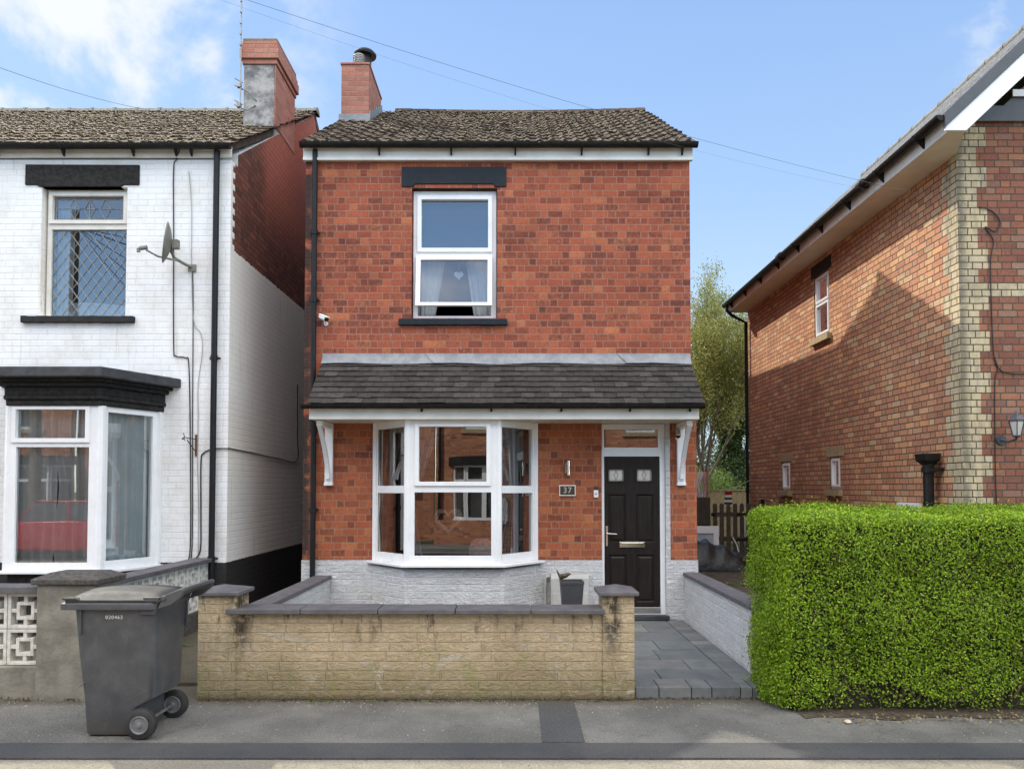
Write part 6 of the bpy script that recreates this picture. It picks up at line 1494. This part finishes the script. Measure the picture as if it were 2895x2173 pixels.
while x < GX(1531):
    mb = MB(); mb.box(x, x+.115, gy_+.09, gy_+.11, .4, zt+rnd.uniform(-.006,.006)); mb.build('board', M['fence_wood_dark'], FN, bevel=.003); x += .12
mb = MB(); mb.box(2.3, GX(1531), gy_+.111, gy_+.15, .9, .98); mb.build('rail', M['fence_wood_dark'], FN)
mb = MB(); mb.box(GX(1531.5), GX(1536), gy_+.10, gy_+.17, .4, AZ(1008,gy_)); tag(mb.build('line_post', M['post_wood'], bevel=.006), 'tall pale timber post holding the washing line beside the gate', 'post')
FR = thing('board_fence', 'sunlit timber fence at the back of the yard beyond the picket gate', 'fence', (6, 21, .4))
x = 3.6; zt = AZ(1060, 21)
while x < 8.6:
    mb = MB(); mb.box(x, x+.135, 21, 21.02, .4, zt+rnd.uniform(-.01,.01)); mb.build('board', M['fence_wood_light'], FR, bevel=.003); x += .15
mb = MB(); mb.box(3.6, 8.6, 20.97, 21.03, zt+.012, zt+.05); mb.build('cap_rail', M['fence_wood_light'], FR)
# washing line
ly = 15.6
ap, bp, cp_ = Vector((AX(1532,gy_,1038), gy_+.13, AZ(1036,gy_))), Vector((AX(1573,ly,1060), ly, AZ(1060,ly))), Vector((5.03, 15.7, AZ(1034,15.7)))
mb = MB(); mb.tube([ap, bp, cp_], .007, 5); mb.tube([ap, (2.9, 17.5, AZ(1040,17.5))], .007, 5); tag(mb.build('washing_line', M['cable_white']), 'pale washing line from the timber post to the right house', 'washing line')
def cloth(px0, px1, py0, py1, y, mat, lab, seed, folds=3):
    x0, x1 = AX(px0,y,1050), AX(px1,y,1050); z0, z1 = AZ(py1,y), AZ(py0,y); rn = random.Random(seed); ph = rn.uniform(0,6)
    mb = MB(); mb.grid(lambda u, v: (x0+(x1-x0)*u+.02*math.sin(v*7+ph), y+.04*math.sin(u*folds*6.28+ph)*(1.1-v*.6), z0+(z1-z0)*v+.03*math.sin(u*9+ph)*(1-v)), 30, 12)
    tag(mb.build('towel', M[mat], smooth=80), lab, 'towel', 'washing on the line')
cloth(1498, 1517, 1019, 1076, 16.2, 'cloth_white', 'white towel on the line, nearest the red house corner', 1)
cloth(1517.5, 1529, 1018, 1075, 16.25, 'cloth_pink', 'pink and cream patterned cloth on the line between the white towel and the post', 2, 2)
PG = thing('peg_hanger', 'red and white striped peg hanger with dark socks at the dip of the washing line', 'sock hanger', tuple(bp))
mb = MB(); mb.box(bp.x-.075, bp.x+.075, bp.y-.02, bp.y+.02, bp.z-.08, bp.z-.01)
mb.build('hanger', M['lamp_red'], PG)
for i in range(5):
    mb = MB(); zz = bp.z-.085-.05*i; mb.box(bp.x-.07-.004*i, bp.x+.07+.004*i, bp.y-.022, bp.y+.022, zz-.045, zz-.004); mb.build('sock_stripe', M['cloth_white' if i % 2 == 0 else 'cloth_dark'], PG, bevel=.004)
# tarpaulin heap, white picture frame, ties
tx0, tx1, ty = 2.45, AX(1606, 12.2, 1200), 12.0
def tarp(u, v):
    x = tx0+(tx1-tx0)*u; y = ty + 1.1*v
    prof = math.sin(math.pi*min(1,v*1.0))**.6
    hh = (.50*(1-u)**.0)*(math.cos((u-.38)*1.75)**1.2 if abs(u-.38) < .85 else 0)
    z = .41 + max(0, hh)*prof + .03*math.sin(u*17+v*5)*prof + .025*math.sin(u*31-v*9)*prof + .02*math.sin(v*15+u*6)*prof
    return (x+.05*math.sin(v*8), y-.08*prof, z)
mb = MB(); mb.grid(tarp, 60, 40)
TP = thing('tarpaulin', 'crumpled black tarpaulin heaped over something beside the picket gate', 'tarpaulin', ((tx0+tx1)/2, ty+.4, .4))
mb.build('sheet', M['tarp_black'], TP, smooth=35)
mb = MB(); mb.tube([(AX(1583,12,1180),12.0,AZ(1160,12)),(AX(1592,11.95,1200),11.95,AZ(1176,12)),(AX(1596,11.9,1210),11.9,AZ(1190,12))], .012, 5); mb.build('strap', M['cable_white'], TP)
fy_ = 13.5; f0, f1, fz0, fz1 = AX(1478,fy_,1150), AX(1553,fy_,1150), AZ(1190,fy_), AZ(1136,fy_)
PF = thing('old_window', 'white framed window unit leaning behind the black tarpaulin', 'window', ((f0+f1)/2, fy_, .4))
mb = MB(); mb.panel(f0, f1, fz0, fz1, [(f0+.1, f1-.1, fz0+.1, fz1-.13)], fy_, fy_+.05); mb.build('frame', M['upvc_white'], PF, bevel=.006)
mb = MB(); mb.box(f0+.1, f1-.1, fy_+.02, fy_+.03, fz0+.1, fz1-.13); mb.build('pane', M['picture_blue'], PF)
# pale cylinders (bottles / bags) seen through the pickets
for i, (px, lab) in enumerate(((1607, 'white sack behind the gate pales, left of a pair'), (1622, 'white sack behind the gate pales, right of a pair'))):
    xx = AX(px, 16.4, 1120); mb = MB(); mb.lathe([(.06,0),(.10,.03),(.115,.3),(.10,.62),(.05,.74),(.02,.8)], (xx, 16.4, .42), 14); tag(mb.build('sack', M['cloth_white'], smooth=60), lab, 'sack')

# ================================================================ trees behind
tree('budding_tree', 'tall thin budding tree rising above the others between the two brick houses', 'tree', (6.3, 25.5, .4), 7.7, 41, M['bud_leaf'], 19000, (.05,.10), .34, 4, .10, 'trees behind the yard', kids=5, scatter=.12, upright=1.3)
tree('budding_tree', 'budding tree against the right side of the red house, hiding its corner', 'tree', (5.3, 20.8, .4), 5.9, 42, M['bud_leaf'], 22000, (.045,.09), .5, 4, .09, 'trees behind the yard', kids=5, scatter=.16, upright=.9)
tree('ivy_tree', 'dark ivy-clad tree close to the right house downpipe', 'tree', (7.0, 24.0, .4), 6.6, 43, M['ivy_leaf'], 16000, (.035,.065), .5, 4, .13, 'trees behind the yard', ivy=26000, kids=4, scatter=.2)
shrub('garden_shrub', 'bright green shrub behind the washing line', 'shrub', (6.6, 22.3, .4), 1.5, .9, 2.2, 14000, M['shrub_leaf'], 51)
shrub('garden_shrub', 'pale green bush low at the left, behind the white towel', 'shrub', (4.6, 22.8, .4), 1.2, .9, 2.6, 9000, M['bud_leaf'], 52)
shrub('far_bush', 'dark bush filling the gap under the trees, furthest back', 'shrub', (7.5, 29, .4), 2.6, 1.2, 3.6, 16000, M['ivy_leaf'], 53, (.06,.1), lumps=14)
shrub('far_bush', 'yellowish bush at the back, nearest the red house edge', 'shrub', (6.3, 30, .4), 2.2, 1.2, 3.2, 10000, M['bud_leaf'], 54, (.06,.1), lumps=12)

shrub('far_bush', 'tall dark evergreen mass behind the budding trees', 'shrub', (5.9, 27.5, .4), 1.6, 1.0, 6.2, 26000, M['ivy_leaf'], 57, (.07,.12), lumps=26)

# loose grit and dry leaves lying on the pavement
mb = MB(); rnd = random.Random(91)
for i in range(2600):
    near = rnd.random() < .5
    x = rnd.uniform(-4.2, 4.2); y = (6.13-abs(rnd.gauss(0,.16))) if near else rnd.uniform(5.16, 6.1)
    if x > 1.9 and y > 5.6: continue
    r = rnd.uniform(.0015,.0045)*(1.3 if near else 1); a = rnd.uniform(0, 6.28); vs = []
    for k in range(4): vs.append((x+r*math.cos(a+k*1.57)*rnd.uniform(.7,1.4), y+r*math.sin(a+k*1.57)*rnd.uniform(.7,1.4), .0005))
    mb.add(vs+[(x,y,r*1.1)], [(0,1,4),(1,2,4),(2,3,4),(3,0,4)])
tag(mb.build('grit', M['grit']), kind='stuff')
# ================================================================ the other side of the street (mirrored in the windows)
OY = -5.6
def opp_house(x0, w_, bayx, label):
    T = thing('terraced_house', label, 'house', (x0+w_/2, OY, .1), 'terraced houses across the street')
    mb = MB(); mb.M = Matrix.Translation((0, 2*OY, 0)) @ Matrix.Scale(-1, 4, (0,1,0))
    wn_ = [(x0+.9, x0+1.9, 3.6, 5.1), (x0+w_-1.8, x0+w_-.9, 3.6, 5.1)]; dr_ = (x0+w_-1.3, x0+w_-.45, .2, 2.45) if bayx < x0+w_/2 else (x0+.45, x0+1.3, .2, 2.45)
    mb.panel(x0, x0+w_, .1, 5.7, wn_+[dr_], OY, OY+.25); mb.build('wall', M['brick_opposite'], T)
    mb = MB(); mb.hexa([(x0,OY+.25,5.65),(x0+w_,OY+.25,5.65),(x0+w_,OY-4,8.1),(x0,OY-4,8.1),(x0,OY+.25,5.75),(x0+w_,OY+.25,5.75),(x0+w_,OY-4,8.2),(x0,OY-4,8.2)]); mb.build('roof', M['slate_canopy'], T)
    mb = MB(); mb.box(x0, x0+w_, OY+.1, OY+.26, 5.50, 5.66); mb.build('gutter', M['black_plastic'], T)
    mb = MB(); mb.tube([(x0+.12, OY+.08, .2), (x0+.12, OY+.08, 5.6)], .04, 8); mb.build('downpipe', M['black_plastic'], T)
    for a,b,c,d in wn_:
        mb = MB(); mb.panel(a, b, c, d, [(a+.08,b-.08,c+.08,(c+d)/2+.1),(a+.08,b-.08,(c+d)/2+.18,d-.08)], OY-.10, OY-.04); f = mb.build('window', M['upvc_white'], T)
        mb = MB(); mb.quad((a+.05,OY-.08,c+.05),(b-.05,OY-.08,c+.05),(b-.05,OY-.08,d-.05),(a+.05,OY-.08,d-.05)); mb.build('pane', M['glass_dark'], f)
        mb = MB(); mb.box(a-.1, b+.1, OY-.02, OY+.06, c-.12, c); mb.box(a-.1, b+.1, OY-.02, OY+.02, d, d+.2); mb.build('sill', M['sill_stone'], f)
    a,b,c,d = dr_; mb = MB(); mb.box(a, b, OY-.1, OY-.04, c, d); mb.build('door', M['door_composite'], T)
    # bay
    c0 = bayx; pr = [(c0-.95, OY), (c0-.55, OY+.6), (c0+.55, OY+.6), (c0+.95, OY)]
    mb = MB(); mb.prism(pr, .1, .78, 'z'); mb.build('bay_base', M['brick_opposite'], T)
    mb = MB()
    for i in range(3):
        p, q_ = pr[i], pr[i+1]; d_ = Vector((q_[0]-p[0], q_[1]-p[1], 0)); L_ = d_.length; mb.M = Matrix.Translation((p[0],p[1],0)) @ Matrix.Rotation(math.atan2(d_.y,d_.x), 4, 'Z')
        nb = 2 if i == 1 else 1; lt = []
        for k in range(nb):
            aa = .07+k*(L_/nb); bb = (k+1)*L_/nb-.07; lt += [(aa,bb,.86,1.95),(aa,bb,2.03,2.40)]
        mb.panel(.02, L_-.02, .79, 2.46, lt, -.03, .03)
    mb.M = None; bwn = mb.build('bay_window', M['upvc_white'], T)
    mb = MB(); pr2 = [(c0-.90, OY), (c0-.52, OY+.55), (c0+.52, OY+.55), (c0+.90, OY)]; mb.prism(pr2, .79, 2.45, 'z'); mb.build('pane', M['glass_dark'], bwn)
    mb = MB(); pr3 = [(c0-1.15, OY), (c0-.68, OY+.8), (c0+.68, OY+.8), (c0+1.15, OY)]; mb.prism(pr3, 2.47, 2.75, 'z'); mb.build('bay_roof', M['timber_black'], T)
    mb = MB(); mb.prism([(c0-1.0, OY), (c0-.6, OY+.68), (c0+.6, OY+.68), (c0+1.0, OY)], .72, .785, 'z'); mb.build('sill', M['upvc_white'], bwn)
    return T
opp_house(-19.6, 5.8, -14.6, 'terraced brick house across the street, furthest left of four')
opp_house(-13.6, 5.6, -11.0, 'terraced brick house across the street, second from the left of four')
opp_house(-7.95, 5.4, -4.4, 'terraced brick house across the street, third from the left of four')
opp_house(-2.5, 5.2, -.95, 'terraced brick house across the street, mirrored in the bay beside the black door')
opp_house(2.75, 5.6, 4.6, 'terraced brick house across the street, furthest right of the row')
OW = MB(); OW.box(-13.6, -8.6, -4.4, -4.2, .1, .8); OW.box(-7.4, -3.6, -4.4, -4.2, .1, .8); OW.box(-2.4, 2.7, -4.4, -4.2, .1, .8); tag(OW.build('street_wall', M['brick_opposite']), 'low red brick garden wall across the street', 'wall')
# red car parked opposite
CR = thing('parked_car', 'bright red hatchback parked across the street, mirrored in the left bay window', 'car', (-11.2, -1.7, 0))
cx_, cy_ = -11.6, -1.65
def car_sec(x, zl, zh, w):
    return [(x, cy_-w, zl+.05), (x, cy_-w-.02, (zl+zh)/2), (x, cy_-w+.06, zh-.03), (x, cy_-w+.16, zh), (x, cy_+w-.16, zh), (x, cy_+w-.06, zh-.03), (x, cy_+w+.02, (zl+zh)/2), (x, cy_+w, zl+.05), (x, cy_+w-.1, zl), (x, cy_-w+.1, zl)]
secs = [(-2.0,.32,.62,.72),(-1.9,.25,.78,.80),(-1.2,.2,.90,.84),(-.6,.2,.96,.85),(.8,.2,.98,.85),(1.7,.22,.95,.83),(1.95,.3,.85,.78),(2.0,.35,.6,.72)]
vs = []; 
for dx_, a, b, c in secs: vs += car_sec(cx_+dx_, a, b, c)
fs = [(i*10+j, i*10+(j+1)%10, i*10+10+(j+1)%10, i*10+10+j) for i in range(7) for j in range(10)] + [tuple(range(10)), tuple(reversed(range(70,80)))]
mb = MB(); mb.add(vs, fs); mb.build('body', M['red_paint'], CR, smooth=50, bevel=.02)
mb = MB(); loft(mb, [(cx_-.95,cx_+1.75,cy_-.78,cy_+.78,.94),(cx_-.3,cx_+1.45,cy_-.62,cy_+.62,1.38),(cx_-.2,cx_+1.35,cy_-.56,cy_+.56,1.42)]); mb.build('cabin_glass', M['glass_dark'], CR, bevel=.03)
mb = MB(); mb.box(cx_-.28, cx_+1.42, cy_-.6, cy_+.6, 1.405, 1.45)
for sx_p in (-.28, .55, 1.42):
    for sg in (-1, 1): mb.tube([(cx_+sx_p*.98, cy_+sg*.61, 1.40), (cx_+sx_p*1.15-(.35 if sx_p < 0 else 0), cy_+sg*.785, .95)], .03, 6)
mb.build('roof', M['red_paint'], CR, bevel=.02)
for wxx in (-1.25, 1.25):
    for sg in (-1, 1):
        mb = MB(); mb.lathe([(.18,-.09),(.27,-.10),(.31,-.06),(.31,.06),(.27,.1),(.18,.09)], (cx_+wxx, cy_+sg*.75, .31), 24, 'y'); wh = mb.build('wheel', M['rubber'], CR, smooth=40)
        mb = MB(); mb.lathe([(.03,-.085),(.175,-.08),(.175,.08),(.03,.085)], (cx_+wxx, cy_+sg*.75, .31), 16, 'y'); mb.build('rim', M['galv_grey'], wh, smooth=40)
for sg in (-1, 1):
    mb = MB(); mb.box(cx_-1.99, cx_-1.86, cy_+sg*.6-.14, cy_+sg*.6+.14, .60, .74); mb.build('headlight', M['lamp_clear'], CR, bevel=.03)
    mb = MB(); mb.box(cx_+1.88, cx_+2.0, cy_+sg*.64-.1, cy_+sg*.64+.1, .62, .85); mb.build('tail_light', M['lamp_red'], CR, bevel=.02)

TPo = thing('telegraph_pole', 'brown telegraph pole across the street, mirrored in the leaded upstairs window', 'pole', (-13.4, -3.3, .1))
mb = MB(); mb.tube([(-13.4,-3.3,.1),(-13.4,-3.3,10.2)], [.16,.11], 12); mb.build('pole', M['bark'], TPo, smooth=60)
mb = MB(); mb.box(-14.1,-12.7,-3.42,-3.32,9.6,9.7); mb.build('crossarm', M['bark'], TPo)
for i, (dx2, e) in enumerate(((-1.2,9.6),(0,8.9),(1.0,9.8),(2.0,8.6),(3.0,9.9),(-.4,8.2))):
    mb = MB(); P = []
    for k in range(13): t_ = k/12; P.append((-13.4+t_*(7+dx2*4), -3.3-t_*2.2, 9.7+(e-9.7-2.5)*t_-.8*4*t_*(1-t_)*.4))
    mb.tube(P, .012, 4); mb.build('line', M['cable_black'], TPo)
